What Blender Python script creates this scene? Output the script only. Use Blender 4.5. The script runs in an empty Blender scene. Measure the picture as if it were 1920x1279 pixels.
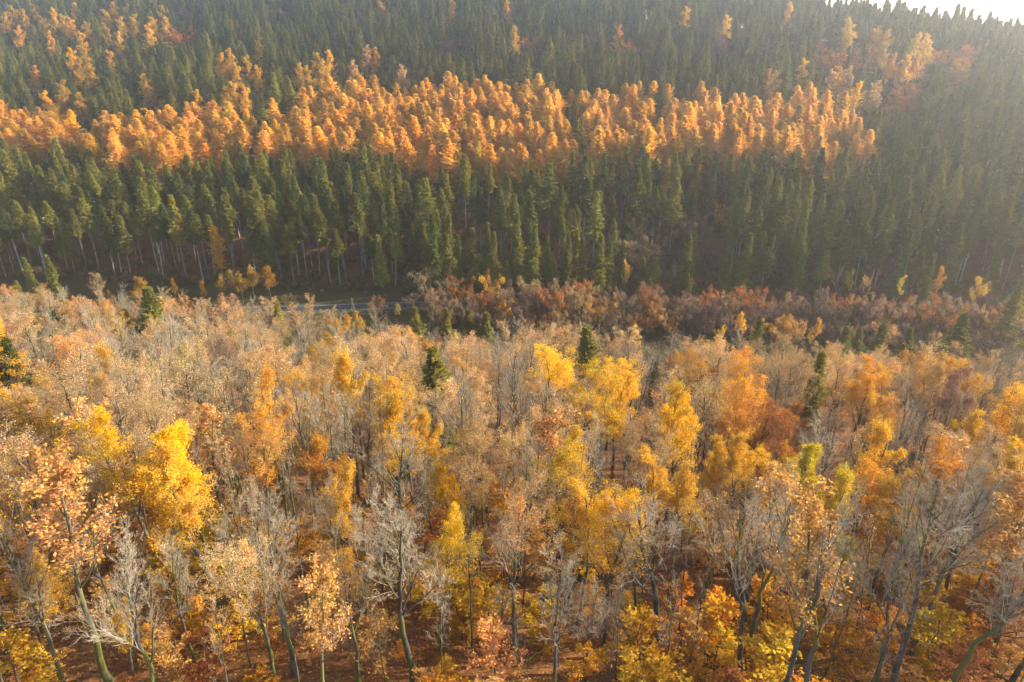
import bpy, math, random
import numpy as np
from mathutils import Vector

scene = bpy.context.scene
# ------------------------------------------------------------------ camera
PITCH, CAM_Z = math.radians(24.5), 96.0
cam_data = bpy.data.cameras.new('camera')
cam_data.lens, cam_data.sensor_width = 24.75, 36.0
cam_data.clip_start, cam_data.clip_end = 0.5, 6000
cam = bpy.data.objects.new('camera', cam_data)
cam.location = (0, 0, CAM_Z)
cam.rotation_euler = (math.pi / 2 - PITCH, 0, 0)
scene.collection.objects.link(cam)
scene.camera = cam
# ------------------------------------------------------------------ sky, sun, exposure
SUN_AZ, SUN_EL = math.radians(77), math.radians(24)      # azimuth clockwise from the view direction (+Y)
world = bpy.data.worlds.new('World'); scene.world = world
world.use_nodes = True
wn = world.node_tree.nodes; wl = world.node_tree.links
wn.clear()
sky = wn.new('ShaderNodeTexSky'); sky.sky_type = 'NISHITA'; sky.sun_disc = False
sky.sun_elevation, sky.sun_rotation = SUN_EL, SUN_AZ
sky.altitude = 400; sky.air_density = 1.0; sky.dust_density = 2.0
bg = wn.new('ShaderNodeBackground'); bg.inputs['Strength'].default_value = 0.15
wo = wn.new('ShaderNodeOutputWorld')
wl.new(sky.outputs[0], bg.inputs['Color']); wl.new(bg.outputs[0], wo.inputs['Surface'])
sun_data = bpy.data.lights.new('sun', 'SUN')
sun_data.energy, sun_data.angle, sun_data.color = 5.0, math.radians(0.6), (1.0, 0.92, 0.78)
sun = bpy.data.objects.new('sun', sun_data)
to_sun = Vector((math.sin(SUN_AZ) * math.cos(SUN_EL), math.cos(SUN_AZ) * math.cos(SUN_EL), math.sin(SUN_EL)))
sun.rotation_euler = (-to_sun).to_track_quat('-Z', 'Y').to_euler()
scene.collection.objects.link(sun)
vs = scene.view_settings
scene.display_settings.display_device = 'sRGB'
vs.view_transform = 'Standard'; vs.look = 'None'; vs.gamma = 1.0; vs.use_curve_mapping = False
vs.exposure = 1.72
scene.render.engine = 'CYCLES'
cy = scene.cycles
cy.max_bounces = 5; cy.diffuse_bounces = 3; cy.glossy_bounces = 1; cy.transmission_bounces = 4
cy.volume_bounces = 1; cy.transparent_max_bounces = 4
cy.use_denoising = True; cy.denoising_prefilter = 'NONE'
cy.caustics_reflective = False; cy.caustics_refractive = False
HAZE_DENSITY, HAZE_G = 0.00037, 0.82

# ------------------------------------------------------------------ the lie of the land
def sp(t, w):
    return w * np.logaddexp(0.0, np.asarray(t, float) / w)

def smin(a, b, w):
    return -w * np.logaddexp(-a / w, -b / w)

def terrain(x, y):
    """height of the ground: a wooded slope under the camera, a valley floor, the far hillside and its crest"""
    x = np.asarray(x, float); y = np.asarray(y, float)
    v = y + 0.12 * x
    near = smin(0.29 * sp(182 - v, 9), np.full_like(v, 66.0), 5)
    far = 0.30 * sp(v - 250, 7)
    crest = smin(np.full_like(x, 128.0), 115.0 - 0.145 * x, 6)
    crest = -smin(-crest, np.full_like(x, -40.0), 6)
    far = smin(far, crest, 7) - 0.16 * sp(v - 640, 25)
    amp = np.clip((np.abs(v - 218) - 22) / 60, 0, 1)
    und = 1.3 * np.sin(x * 0.041 + 0.6) * np.sin(y * 0.033 + 1.1) + 0.7 * np.sin(x * 0.093 + y * 0.071)
    return near + far + amp * und

# ------------------------------------------------------------------ trees that stand out: kind, shape, x, y, height, width, colour, label, landmark name
TREES = [
    ('spruce_tree', 'open', -103.8, 187.4, 24, 2.03, 'green', 'broad dark green spruce with spreading boughs, largest among the copper crowns by the valley', 'the broad dark spruce'),
    ('spruce_tree', 'open', -114.1, 192.2, 16, 1.54, 'dark', 'smaller dark spruce pressed against the side of the broad spruce', ''),
    ('spruce_tree', 'open', -90.5, 114.9, 23, 1.82, 'dark', 'dark spruce with drooping boughs cut off by the picture edge, among copper crowns', 'the dark edge spruce'),
    ('spruce_tree', 'open', -132.3, 187.3, 17, 1.4, 'dark', 'small dark spruce tucked behind a yellow crown in the wood edge', ''),
    ('spruce_tree', 'open', -75.3, 209.7, 15, 1.05, 'bright', 'small bright green spruce tip beside the end of the visible road', 'the bright spruce by the road'),
    ('spruce_tree', 'open', -44.2, 201.5, 13, 1.26, 'dark', 'little dark spruce in front of the golden crown below the road', ''),
    ('spruce_tree', 'open', -29.1, 199.8, 16, 1.4, 'green', 'first young spruce after the yellow roadside tree, half hidden by twigs', ''),
    ('spruce_tree', 'open', -19.6, 199.0, 16, 1.26, 'green', 'second young spruce after the yellow roadside tree, narrow and pale green', ''),
    ('spruce_tree', 'open', -13.8, 191.7, 18, 1.47, 'green', 'bushy young spruce, middle of the three below the tall spreading oak', 'the bushy young spruce'),
    ('spruce_tree', 'open', -8.3, 192.1, 17, 1.4, 'green', 'young spruce next to the bushy one, last of the row below the oak', ''),
    ('spruce_tree', 'open', -14.0, 117.0, 22, 1.61, 'bright', 'sunlit green spruce rising out of orange leaves below the row of young spruces', 'the sunlit lone spruce'),
    ('spruce_tree', 'open', 17.3, 139.9, 26, 1.54, 'green', 'tall dark green spruce standing alone above the bare and peach crowns', 'the tall lone spruce'),
    ('spruce_tree', 'open', 33.1, 146.4, 15, 0.84, 'dark', 'tiny dark spruce tip poking out just below the tall lone spruce', ''),
    ('spruce_tree', 'open', 56.2, 116.3, 24, 1.19, 'bright', 'slim ragged light green spruce standing among orange and brown crowns', 'the slim ragged spruce'),
    ('spruce_tree', 'open', 72.8, 190.4, 17, 1.12, 'green', 'small spruce between two golden crowns on the wood edge', ''),
    ('spruce_tree', 'open', 94.8, 182.0, 17, 1.4, 'green', 'hazy spruce on the wood edge just beyond the large golden crown', ''),
    ('spruce_tree', 'open', 102.6, 188.9, 14, 1.12, 'green', 'short narrow spruce beside the hazy spruce on the wood edge', ''),
    ('spruce_tree', 'open', 100.1, 176.9, 20, 1.33, 'green', 'pointed hazy spruce, taller one of the cluster on the wood edge', 'the pointed hazy spruce'),
    ('spruce_tree', 'open', 111.1, 179.7, 18, 1.33, 'green', 'single hazy spruce between the cluster and the large pale spruce', ''),
    ('spruce_tree', 'open', 119.6, 170.4, 25, 1.68, 'green', 'large pale hazy spruce standing over the shaded valley at the wood edge', 'the large pale spruce'),
    ('spruce_tree', 'open', 125.6, 183.3, 15, 1.54, 'dark', 'low dark spruce leaning against the large pale spruce', ''),
    ('golden_tree', 'gold', 14.1, 94.9, 23, 1.6, 'yellow', 'brightest golden crown below the tall lone spruce, wide and rounded', 'the wide golden crown'),
    ('golden_tree', 'gold', 15.8, 66.6, 20, 1.1, 'gold2', 'golden tree under peach crowns, just below the wide golden crown', ''),
    ('golden_tree', 'near', 9.3, 52.1, 19, 1.45, 'yellow', 'vivid yellow tree with a dark stem, standing clear over the russet floor', 'the vivid yellow tree'),
    ('golden_tree', 'near', -35.5, 58.0, 23, 1.52, 'gold', 'great golden crown with pale bare branches woven through its top', 'the great golden crown'),
    ('golden_tree', 'near', -31.1, 55.9, 22, 1.28, 'gold2', 'golden leaning tree with a forked mossy trunk beside the great golden crown', ''),
    ('golden_tree', 'gold', -61.9, 79.9, 20, 1.1, 'amber', 'amber yellow crown by the picture edge above the mossy bare tree', ''),
    ('golden_tree', 'gold', -6.1, 64.0, 19, 0.98, 'yellow', 'yellow tree half hidden behind a dark mossy trunk in the middle of the wood', 'the half hidden yellow tree'),
    ('golden_tree', 'gold', 69.5, 90.4, 20, 1.34, 'gold', 'rounded golden crown alone among hazy bare trees at the far side', 'the rounded hazy golden crown'),
    ('golden_tree', 'gold', 29.1, 75.0, 20, 1.34, 'amber', 'amber tree with dark forked stems under the rust red crown', 'the amber tree'),
    ('golden_tree', 'gold', 34.9, 62.8, 19, 1.1, 'lime', 'yellow green tree behind a fan of slender bare stems', 'the yellow green tree'),
    ('golden_tree', 'gold', 36.0, 60.5, 12, 0.98, 'lime', 'small lime yellow tree low among grey stems', ''),
    ('golden_tree', 'gold', 47.8, 76.3, 21, 1.34, 'amber', 'orange gold tree with trunks in deep shade beneath it', ''),
    ('golden_tree', 'gold', 88.2, 190.6, 17, 1.0, 'amber', 'large golden orange crown on the hazy wood edge', 'the golden wood edge crown'),
    ('golden_tree', 'gold', 69.4, 196.6, 16, 0.9, 'amber', 'orange topped golden crown on the wood edge beside a small spruce', 'the orange topped crown'),
    ('golden_tree', 'gold', 60.6, 187.5, 15, 0.92, 'gold2', 'small yellow crown next to the orange topped crown', ''),
    ('golden_tree', 'gold', -46.8, 199.0, 15, 1.1, 'amber', 'golden crown right below the visible stretch of road', 'the golden crown below the road'),
    ('golden_tree', 'gold', -43.6, 136.1, 19, 1.34, 'amber', 'orange gold crown standing out of the tan twigs below the road', ''),
    ('golden_tree', 'gold', -20.7, 156.3, 18, 1.22, 'orange', 'orange crown directly behind the sunlit lone spruce', ''),
    ('golden_tree', 'gold', -141.5, 206.6, 15, 1.0, 'gold2', 'yellow topped crown in front of a small dark spruce by the dark stand', ''),
    ('golden_tree', 'gold', -38.9, 222.9, 9, 0.8, 'lime', 'small yellow green larch shaped tree beside the road below the oak', 'the yellow roadside tree'),
    ('copper_tree', 'oak', -40.2, 84.5, 22, 1.16, 'peach', 'tall narrow peach crown standing above tan twigs', 'the tall peach crown'),
    ('russet_tree', 'beech', 35.3, 86.6, 21, 1.46, 'rust', 'rust red crown, the reddest in the near wood', 'the rust red crown'),
    ('russet_tree', 'beech', 40.8, 88.2, 20, 1.22, 'rust', 'russet crown adjoining the rust red crown, browner and thinner', ''),
    ('russet_tree', 'beech', -103.4, 209.2, 15, 1.2, 'rust', 'domed rusty brown crown near the dark conifer stand', 'the domed rusty crown'),
    ('russet_tree', 'beech', 57.3, 96.5, 21, 1.34, 'orange', 'orange brown crown in hazy light below the slim ragged spruce', ''),
    ('golden_tree', 'near', -34.3, 45.5, 11, 1.2, 'amber', 'low amber tree at the foot of the slender pale bare tree', ''),
    ('golden_tree', 'near', -42.5, 47.4, 15, 1.2, 'amber', 'amber tree cut by the picture edge, lower than the mossy bare tree', ''),
    ('golden_tree', 'gold', -16.2, 56.8, 20, 0.85, 'gold2', 'thin golden crown among stems, upslope from the fan shaped tree', ''),
    ('golden_tree', 'gold', 7.4, 57.9, 19, 1.1, 'amber', 'amber crown directly behind the vivid yellow tree', ''),
    ('golden_tree', 'gold', 19.0, 64.2, 20, 1.2, 'gold2', 'pale golden crown between the wide golden crown and the amber tree', ''),
    ('golden_tree', 'gold', 42.5, 63.6, 17, 1.2, 'amber', 'orange amber tree among leaning grey stems in the hazy wood', ''),
    ('golden_tree', 'gold', -11.3, 81.3, 20, 1.2, 'gold2', 'pale golden crown in front of the sunlit lone spruce', ''),
    ('russet_tree', 'beech', -21.9, 69.1, 20, 1.3, 'orange', 'burnt orange crown behind thin grey stems, upslope from the fan shaped tree', ''),
    ('bare_tree', 'near', -8.8, 45.1, 24, 1.4, '', 'large bare tree with a broad fan of pale branches on a mossy trunk', 'the large fan shaped bare tree'),
    ('bare_tree', 'near', -37.2, 46.3, 26, 1.22, '', 'tall bare tree with whitish top and a bright mossy trunk by the picture edge', 'the tall mossy bare tree'),
    ('bare_tree', 'near', -27.3, 37.5, 23, 0.98, '', 'slender pale bare tree with a few copper leaves, below the great golden crown', 'the slender pale bare tree'),
    ('bare_tree', 'near', 14.7, 50.5, 21, 1.83, '', 'sprawling bare tree with whitish twisted branches reaching over the russet floor', 'the sprawling whitish bare tree'),
    ('bare_tree', 'near', -1.7, 49.5, 11, 1.22, '', 'low crooked bare tree with silvery branches over the leaf litter', 'the low crooked bare tree'),
    ('bare_tree', 'near', -15.1, 39.0, 19, 0.92, '', 'thin twin stemmed bare tree with white branches over orange saplings', 'the twin stemmed bare tree'),
    ('bare_tree', 'near', 3.6, 42.4, 20, 0.98, '', 'thin bare tree with a kinked grey stem beside the vivid yellow tree', ''),
    ('bare_tree', 'near', 21.1, 46.7, 24, 1.1, '', 'leaning grey bare tree with long parallel stems', 'the leaning grey bare tree'),
    ('bare_tree', 'near', 24.0, 40.6, 27, 0.98, '', 'tall slender bare tree in front of the yellow green tree', 'the tall slender bare tree'),
    ('bare_tree', 'near', 23.0, 41.8, 26, 0.98, '', 'bare tree with straight grey stems next to the tall slender one', ''),
    ('bare_tree', 'near', 33.4, 43.8, 26, 1.22, '', 'leaning bare tree with grey hazy branches near the shaded corner', 'the leaning hazy bare tree'),
    ('bare_tree', 'near', 38.0, 43.8, 22, 1.34, '', 'dim wide bare tree with tangled branches in the shaded corner', ''),
    ('bare_tree', 'near', 32.2, 44.0, 22, 0.98, '', 'dark stemmed bare tree leaning over an orange sapling', ''),
    ('bare_tree', 'near', -20.1, 46.8, 22, 1.16, '', 'bare tree with a haze of copper buds and dark lower trunk', ''),
    ('bare_tree', 'near', -40.8, 45.4, 19, 1.22, '', 'bare tree cut by the picture edge with yellow leaves behind it', ''),
    ('bare_tree', 'bare', -13.0, 65.4, 22, 1.46, '', 'rounded silvery bare crown between peach crowns, above the fan shaped tree', ''),
    ('bare_tree', 'bare', 41.8, 82.2, 22, 1.34, '', 'brownish bare crown under the slim ragged spruce', ''),
    ('copper_tree', 'near', -21.0, 44.5, 20, 1.16, 'peach', 'pinkish copper tree with dense twigs over a dark trunk', ''),
    ('copper_tree', 'near', 0.2, 49.7, 22, 1.1, 'copper', 'copper leaved tree with dark twin trunks in the middle of the wood', 'the dark trunked copper tree'),
    ('copper_tree', 'near', -5.0, 63.1, 24, 1.16, 'copper', 'tall copper tree with a dark mossy upright trunk', 'the mossy trunked copper tree'),
    ('copper_tree', 'near', -13.8, 45.4, 18, 1.1, 'orange', 'orange brown tree with a thin mossy stem next to the fan shaped tree', ''),
    ('larch_tree', 'slim', -112.8, 260.5, 24, 0.95, 'amber', 'lone orange larch standing among dark spruces above the valley', 'the lone orange larch'),
    ('larch_tree', '', 65.8, 303.7, 23, 0.8, 'lemon', 'yellow larch at the lower fringe of the orange larches', 'the yellow fringe larch'),
    ('larch_tree', '', 78.3, 301.2, 22, 0.75, 'lemon', 'bright yellow larch in dark spruces just below the orange larches', 'the bright yellow larch'),
    ('larch_tree', '', 19.9, 327.8, 27, 1.1, 'lime', 'yellow green larch beside the dark gap in the orange larches', 'the yellow green larch'),
    ('larch_tree', '', -130.6, 363.3, 26, 1.0, 'gold', 'golden larch with tiered branches at the top fringe of the larches', 'the tiered golden larch'),
    ('larch_tree', '', -90.1, 369.9, 27, 0.8, 'lime', 'greenish larch in the middle of the orange larches', 'the greenish larch'),
    ('larch_tree', '', -113.1, 349.2, 27, 0.9, 'gold', 'golden larch where the larch stand widens, beside dark spruces', 'the golden corner larch'),
    ('larch_tree', '', -240.5, 385.2, 25, 1.0, 'gold', 'golden larch at the top of the narrow larch band', ''),
    ('larch_tree', '', -253.0, 381.2, 25, 1.0, 'orange', 'orange gold larch at the outer end of the narrow larch band', 'the outer larch'),
    ('larch_tree', '', -229.5, 347.4, 24, 0.8, 'lime', 'lime larch at the lower fringe of the narrow larch band', ''),
    ('larch_tree', '', -170.0, 352.7, 25, 1.0, 'gold', 'tall golden larch standing low in the narrow larch band', 'the low golden larch'),
    ('larch_tree', '', -167.9, 381.9, 25, 1.1, 'larch', 'orange larch heading the tall clump of the narrow band', 'the clump heading larch'),
    ('larch_tree', '', 145.3, 365.4, 28, 1.1, 'larch', 'highest larch at the far end of the larch stand', 'the highest end larch'),
    ('larch_tree', '', 156.7, 340.1, 26, 1.0, 'larch2', 'last larch of the stand, beside hazy spruces', 'the last larch'),
    ('larch_tree', '', -14.8, 318.5, 27, 0.8, 'lime', 'pale green larch standing low in the orange larches', ''),
    ('larch_tree', '', 1.3, 376.7, 28, 0.9, 'gold', 'golden green tipped larch on the top fringe of the stand', 'the golden fringe larch'),
    ('larch_tree', '', -29.4, 394.1, 28, 1.0, 'larch', 'tall orange larch on the top fringe of the stand', 'the tall fringe larch'),
    ('russet_tree', 'round', -45.0, 329.4, 22, 1.05, 'rust', 'dark rust beech below the larches with spruces at its foot', 'the dark rust beech'),
    ('russet_tree', 'round', -69.6, 369.8, 22, 1.15, 'brown', 'brown round crown sunk among orange larches', 'the brown round crown'),
    ('russet_tree', 'round', -42.5, 325.6, 16, 1.0, 'brown', 'dull brown crown at the foot of the dark rust beech', ''),
    ('birch_tree', 'young', -99.0, 241.0, 13, 1.1, 'olive', 'first olive yellow birch below the lone orange larch', 'the olive birch row'),
    ('birch_tree', 'young', -104.3, 245.0, 13, 0.9, 'olive', 'olive yellow birch at the near end of the birch row', ''),
    ('birch_tree', 'young', -96.3, 245.0, 14, 1.0, 'olive', 'tall thin olive yellow birch in the middle of the birch row', ''),
    ('birch_tree', 'young', -89.5, 244.9, 14, 1.2, 'olive2', 'broad amber birch at the spruce side of the birch row', 'the amber birch'),
    ('birch_tree', 'young', -106.3, 242.1, 12, 0.9, 'olive', 'birch with thin pale stem under the lone orange larch', ''),
    ('birch_tree', 'young', -124.8, 243.7, 10, 0.7, 'olive2', 'small amber birch between spruce trunks above the domed rusty crown', ''),
    ('birch_tree', 'young', -112.7, 240.3, 10, 0.8, 'olive2', 'small amber birch just above the domed rusty crown', ''),
    ('birch_tree', 'young', -132.7, 236.5, 13, 1.4, 'olive2', 'amber birch behind the broad dark spruce', 'the amber birch by the spruce'),
    ('birch_tree', 'young', -142.3, 233.7, 9, 0.9, 'olive', 'small yellow birch at the foot of pale spruce trunks', ''),
    ('bushy_tree', 'round', -80.9, 238.9, 7, 1.2, 'moss', 'olive green round bush at the road side under the spruces', 'the olive bush'),
    ('bushy_tree', 'round', -47.8, 232.1, 9, 1.0, 'rust', 'round rust brown tree standing in front of the road', 'the round roadside tree'),
    ('bare_tree', 'bare', -54.5, 224.3, 10, 0.8, '', 'small pale bare tree in front of the road', 'the pale roadside tree'),
    ('bushy_tree', 'round', -29.1, 241.5, 17, 1.5, 'tan', 'tall spreading oak with thin peach leaves beside the road', 'the tall spreading oak'),
    ('bushy_tree', 'round', -33.9, 233.6, 9, 1.6, 'brown', 'low brown thicket tree under the tall spreading oak', ''),
    ('bushy_tree', 'round', -18.5, 236.1, 14, 1.0, 'rust', 'rust red tree next to the tall spreading oak', 'the rust red valley tree'),
    ('bushy_tree', 'round', -6.7, 242.2, 14, 0.8, 'gold2', 'thin yellow tree above the brown valley row', ''),
    ('golden_tree', 'gold', 41.0, 240.8, 17, 0.85, 'amber', 'shining orange gold tree, tallest in the brown valley row', 'the shining valley tree'),
    ('bushy_tree', 'round', 32.4, 238.7, 12, 0.7, 'moss', 'small yellow green tree in the brown valley row', ''),
    ('golden_tree', 'gold', 63.5, 236.3, 14, 0.8, 'amber', 'golden topped tree in the brown valley row after the shining one', ''),
    ('bare_tree', 'bare', 59.5, 245.3, 16, 0.7, '', 'whitish bare tree in front of dark spruces above the valley row', 'the whitish valley tree'),
    ('bare_tree', 'bare', 115.2, 235.4, 18, 0.9, '', 'pale bare tree with yellow neighbour in the hazy valley row', 'the pale hazy valley tree'),
    ('golden_tree', 'gold', 119.0, 234.6, 16, 0.65, 'lime', 'narrow yellow tree beside the pale hazy bare tree', 'the narrow yellow valley tree'),
    ('bare_tree', 'bare', 124.2, 233.1, 18, 0.9, '', 'pale bare tree with a scatter of yellow leaves in the hazy valley row', ''),
    ('golden_tree', 'gold', 136.1, 232.1, 15, 0.9, 'lime', 'dull yellow crown in the hazy valley row', ''),
    ('spruce_tree', 'edge', 137.8, 220.7, 26, 1.0, 'green', 'hazy spruce behind an orange tree in the shaded valley', 'the hazy valley spruce'),
    ('golden_tree', 'gold', 147.1, 228.9, 19, 0.9, 'orange', 'orange tree against the hazy valley spruce', 'the orange valley tree'),
    ('golden_tree', 'gold', 157.5, 222.9, 18, 1.1, 'gold2', 'rounded pale yellow tree in the blue shaded valley', 'the pale yellow valley tree'),
    ('spruce_tree', 'edge', 154.4, 203.3, 26, 1.3, 'green', 'bluish hazy spruce at the end of the valley row', 'the bluish end spruce'),
    ('bushy_tree', 'round', 49.9, 276.3, 17, 1.0, 'tan', 'tall leafless brown tree among spruces above the shining valley tree', 'the brown slope tree'),
    ('bushy_tree', 'round', 55.0, 267.8, 16, 1.1, 'brown', 'second brown twiggy tree among spruces, with copper leaves at its side', ''),
    ('bushy_tree', 'round', 50.1, 262.3, 15, 1.1, 'tan', 'brown twiggy tree in front of the tall leafless brown tree', ''),
    ('bushy_tree', 'round', 69.8, 275.7, 17, 0.9, 'brown', 'brown crown beside a spruce above the whitish valley tree', ''),
    ('bushy_tree', 'round', 77.1, 259.5, 14, 0.9, 'brown', 'low reddish brown crown at the foot of hazy spruces', ''),
    ('russet_tree', 'round', 87.1, 287.9, 14, 0.6, 'orange', 'small bright orange crown between spruces below the bright yellow larch', 'the small orange crown'),
    ('spruce_tree', 'edge', -3.2, 257.6, 20, 0.95, 'green', 'small pointed spruce in front of the thin stand above the valley row', 'the small pointed spruce'),
    ('spruce_tree', 'edge', 26.0, 251.3, 22, 1.05, 'bright', 'light green spruce standing forward of the thin stand', 'the forward spruce'),
    ('spruce_tree', 'edge', 20.8, 254.5, 22, 0.9, 'green', 'narrow spruce just behind the forward spruce', ''),
    ('spruce_tree', 'edge', 14.0, 256.1, 20, 0.9, 'green', 'small spruce between the pointed and the forward spruce', ''),
    ('spruce_tree', 'edge', -19.8, 253.9, 22, 0.9, 'green', 'slim spruce at the edge of the thin stand behind the spreading oak', ''),
    ('spruce_tree', 'edge', -163.7, 237.3, 21, 1.0, 'green', 'pale pointed spruce in front of dark trunks at the valley bottom', 'the pale pointed spruce'),
    ('spruce_tree', 'edge', -171.9, 238.0, 20, 1.0, 'green', 'dull spruce at the valley bottom next to the pale pointed one', ''),
    ('spruce_tree', 'edge', -169.7, 227.8, 15, 1.1, 'green', 'short spruce low at the valley bottom near the picture edge', ''),
    ('birch_tree', 'full', -321.9, 547.1, 27, 1.15, 'gold', '', ''),
    ('birch_tree', 'full', -306.4, 527.6, 27, 1.15, 'gold2', '', ''),
    ('birch_tree', 'full', -282.8, 539.6, 27, 1.15, 'gold', '', ''),
    ('birch_tree', 'full', -313.8, 560.9, 27, 1.15, 'gold', '', ''),
    ('birch_tree', 'full', -273.9, 515.7, 27, 1.15, 'gold2', '', ''),
    ('birch_tree', 'full', -255.5, 523.9, 27, 1.15, 'gold', '', ''),
    ('birch_tree', 'full', -245.1, 543.4, 27, 1.15, 'gold', '', ''),
    ('birch_tree', 'full', -236.7, 498.1, 27, 1.15, 'amber', '', ''),
    ('birch_tree', 'full', -282.7, 552.4, 27, 1.15, 'gold2', '', ''),
    ('birch_tree', 'full', -343.9, 559.6, 27, 1.15, 'amber', '', ''),
    ('birch_tree', 'full', -360.6, 561.2, 27, 1.15, 'amber', '', ''),
    ('russet_tree', 'round', -220.9, 509.3, 23, 1.5, 'rustorange', '', ''),
    ('russet_tree', 'round', -233.7, 562.8, 23, 1.5, 'brown', '', ''),
    ('russet_tree', 'round', -164.6, 554.1, 23, 1.5, 'brown', '', ''),
    ('birch_tree', 'full', -254.8, 444.8, 27, 1.15, 'amber', '', ''),
    ('birch_tree', 'full', -242.7, 434.6, 27, 1.15, 'gold2', '', ''),
    ('birch_tree', 'full', -248.6, 411.8, 27, 1.15, 'lemon', '', ''),
    ('birch_tree', 'full', -231.0, 395.7, 27, 1.15, 'amber', '', ''),
    ('birch_tree', 'full', -249.8, 395.9, 27, 1.15, 'gold', '', ''),
    ('birch_tree', 'full', -240.9, 393.1, 27, 1.15, 'amber', '', ''),
    ('birch_tree', 'full', -207.6, 421.1, 27, 1.15, 'gold', '', ''),
    ('birch_tree', 'full', -200.2, 410.5, 27, 1.15, 'gold2', '', ''),
    ('birch_tree', 'full', -165.7, 388.8, 27, 1.15, 'gold', '', ''),
    ('birch_tree', 'full', -167.0, 449.9, 27, 1.15, 'gold', '', ''),
    ('birch_tree', 'full', -155.2, 422.8, 27, 1.15, 'gold2', '', ''),
    ('birch_tree', 'full', -171.2, 445.5, 27, 1.15, 'gold', '', ''),
    ('birch_tree', 'full', -140.6, 418.8, 27, 1.15, 'gold', '', ''),
    ('birch_tree', 'full', -113.3, 436.7, 27, 1.15, 'gold', '', ''),
    ('birch_tree', 'full', -106.5, 422.2, 27, 1.15, 'amber', '', ''),
    ('birch_tree', 'full', -157.1, 470.6, 27, 1.15, 'amber', '', ''),
    ('birch_tree', 'full', -147.0, 392.7, 27, 1.15, 'amber', '', ''),
    ('birch_tree', 'full', -140.0, 388.2, 27, 1.15, 'gold2', '', ''),
    ('birch_tree', 'full', -151.0, 390.2, 27, 1.15, 'amber', '', ''),
    ('birch_tree', 'full', -240.5, 454.5, 27, 1.15, 'gold2', '', ''),
    ('russet_tree', 'round', -195.7, 365.7, 23, 1.5, 'brown', '', ''),
    ('birch_tree', 'full', -189.1, 368.0, 27, 1.15, 'gold2', '', ''),
    ('birch_tree', 'full', -184.0, 371.6, 27, 1.15, 'gold2', '', ''),
    ('birch_tree', 'full', -91.3, 535.4, 27, 1.15, 'lemon', '', ''),
    ('birch_tree', 'full', -40.9, 521.9, 27, 1.15, 'gold', '', ''),
    ('birch_tree', 'full', 1.6, 467.8, 27, 1.15, 'gold', '', ''),
    ('birch_tree', 'full', -2.9, 522.3, 27, 1.15, 'gold', '', ''),
    ('russet_tree', 'round', -37.9, 475.0, 23, 1.5, 'brown', '', ''),
    ('russet_tree', 'round', 10.6, 475.9, 23, 1.1, 'rust', '', ''),
    ('birch_tree', 'full', 63.1, 460.9, 27, 1.15, 'orange', '', ''),
    ('russet_tree', 'round', 76.2, 461.5, 23, 1.5, 'rustorange', '', ''),
    ('birch_tree', 'full', -79.3, 442.7, 27, 1.15, 'orange', '', ''),
    ('birch_tree', 'full', -84.8, 450.0, 27, 1.15, 'peach', '', ''),
    ('russet_tree', 'round', -57.4, 433.9, 23, 1.1, 'tan', '', ''),
    ('birch_tree', 'full', -60.8, 420.0, 27, 1.15, 'peach', '', ''),
    ('birch_tree', 'full', -84.8, 410.3, 27, 1.15, 'gold2', '', ''),
    ('birch_tree', 'full', 109.0, 490.3, 27, 1.15, 'gold', '', ''),
    ('birch_tree', 'full', 130.8, 473.4, 27, 1.15, 'amber', '', ''),
    ('birch_tree', 'full', 178.3, 502.1, 27, 1.15, 'lemon', '', ''),
    ('birch_tree', 'full', 201.1, 461.5, 27, 1.15, 'gold', '', ''),
    ('birch_tree', 'full', 199.7, 451.9, 27, 1.15, 'gold', '', ''),
    ('birch_tree', 'full', 212.1, 446.8, 27, 1.15, 'orange', '', ''),
    ('birch_tree', 'full', 215.1, 440.7, 27, 1.15, 'orange', '', ''),
    ('birch_tree', 'full', 229.4, 434.3, 27, 1.15, 'gold', '', ''),
    ('birch_tree', 'full', 232.6, 432.6, 27, 1.15, 'gold', '', ''),
    ('russet_tree', 'round', 183.9, 446.8, 23, 1.1, 'rust', '', ''),
    ('russet_tree', 'round', 179.6, 426.1, 23, 1.1, 'rust', '', ''),
    ('russet_tree', 'round', 195.6, 429.6, 23, 1.1, 'rust', '', ''),
    ('birch_tree', 'full', 205.0, 419.6, 27, 1.15, 'gold2', '', ''),
    ('birch_tree', 'full', 204.7, 405.5, 27, 1.15, 'orange', '', ''),
    ('birch_tree', 'full', 210.8, 403.1, 27, 1.15, 'lemon', '', ''),
    ('birch_tree', 'full', 218.2, 405.1, 27, 1.15, 'orange', '', ''),
    ('russet_tree', 'round', 245.0, 431.1, 23, 1.5, 'rustorange', '', ''),
    ('russet_tree', 'round', 252.6, 434.1, 23, 1.5, 'rustorange', '', ''),
    ('birch_tree', 'full', 233.7, 396.9, 27, 1.15, 'orange', '', ''),
    ('birch_tree', 'full', 238.1, 397.5, 27, 1.15, 'orange', '', ''),
    ('birch_tree', 'full', 153.2, 398.5, 27, 1.15, 'gold', '', ''),
    ('birch_tree', 'full', 132.3, 389.9, 27, 1.15, 'olive2', '', ''),
    ('birch_tree', 'full', 162.5, 382.3, 27, 1.15, 'peach', '', ''),
    ('birch_tree', 'full', 169.2, 387.5, 27, 1.15, 'amber', '', ''),
    ('birch_tree', 'full', 171.8, 369.5, 27, 1.15, 'gold', '', ''),
    ('birch_tree', 'full', 180.2, 369.7, 27, 1.15, 'peach', '', ''),
    ('russet_tree', 'round', 193.2, 370.8, 23, 1.1, 'rust', '', ''),
    ('russet_tree', 'round', 199.6, 379.7, 23, 1.1, 'rust', '', ''),
    ('russet_tree', 'round', 128.0, 455.7, 23, 1.5, 'brown', '', ''),
    ('birch_tree', 'full', 134.6, 386.4, 27, 1.15, 'peach', '', ''),
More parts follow.
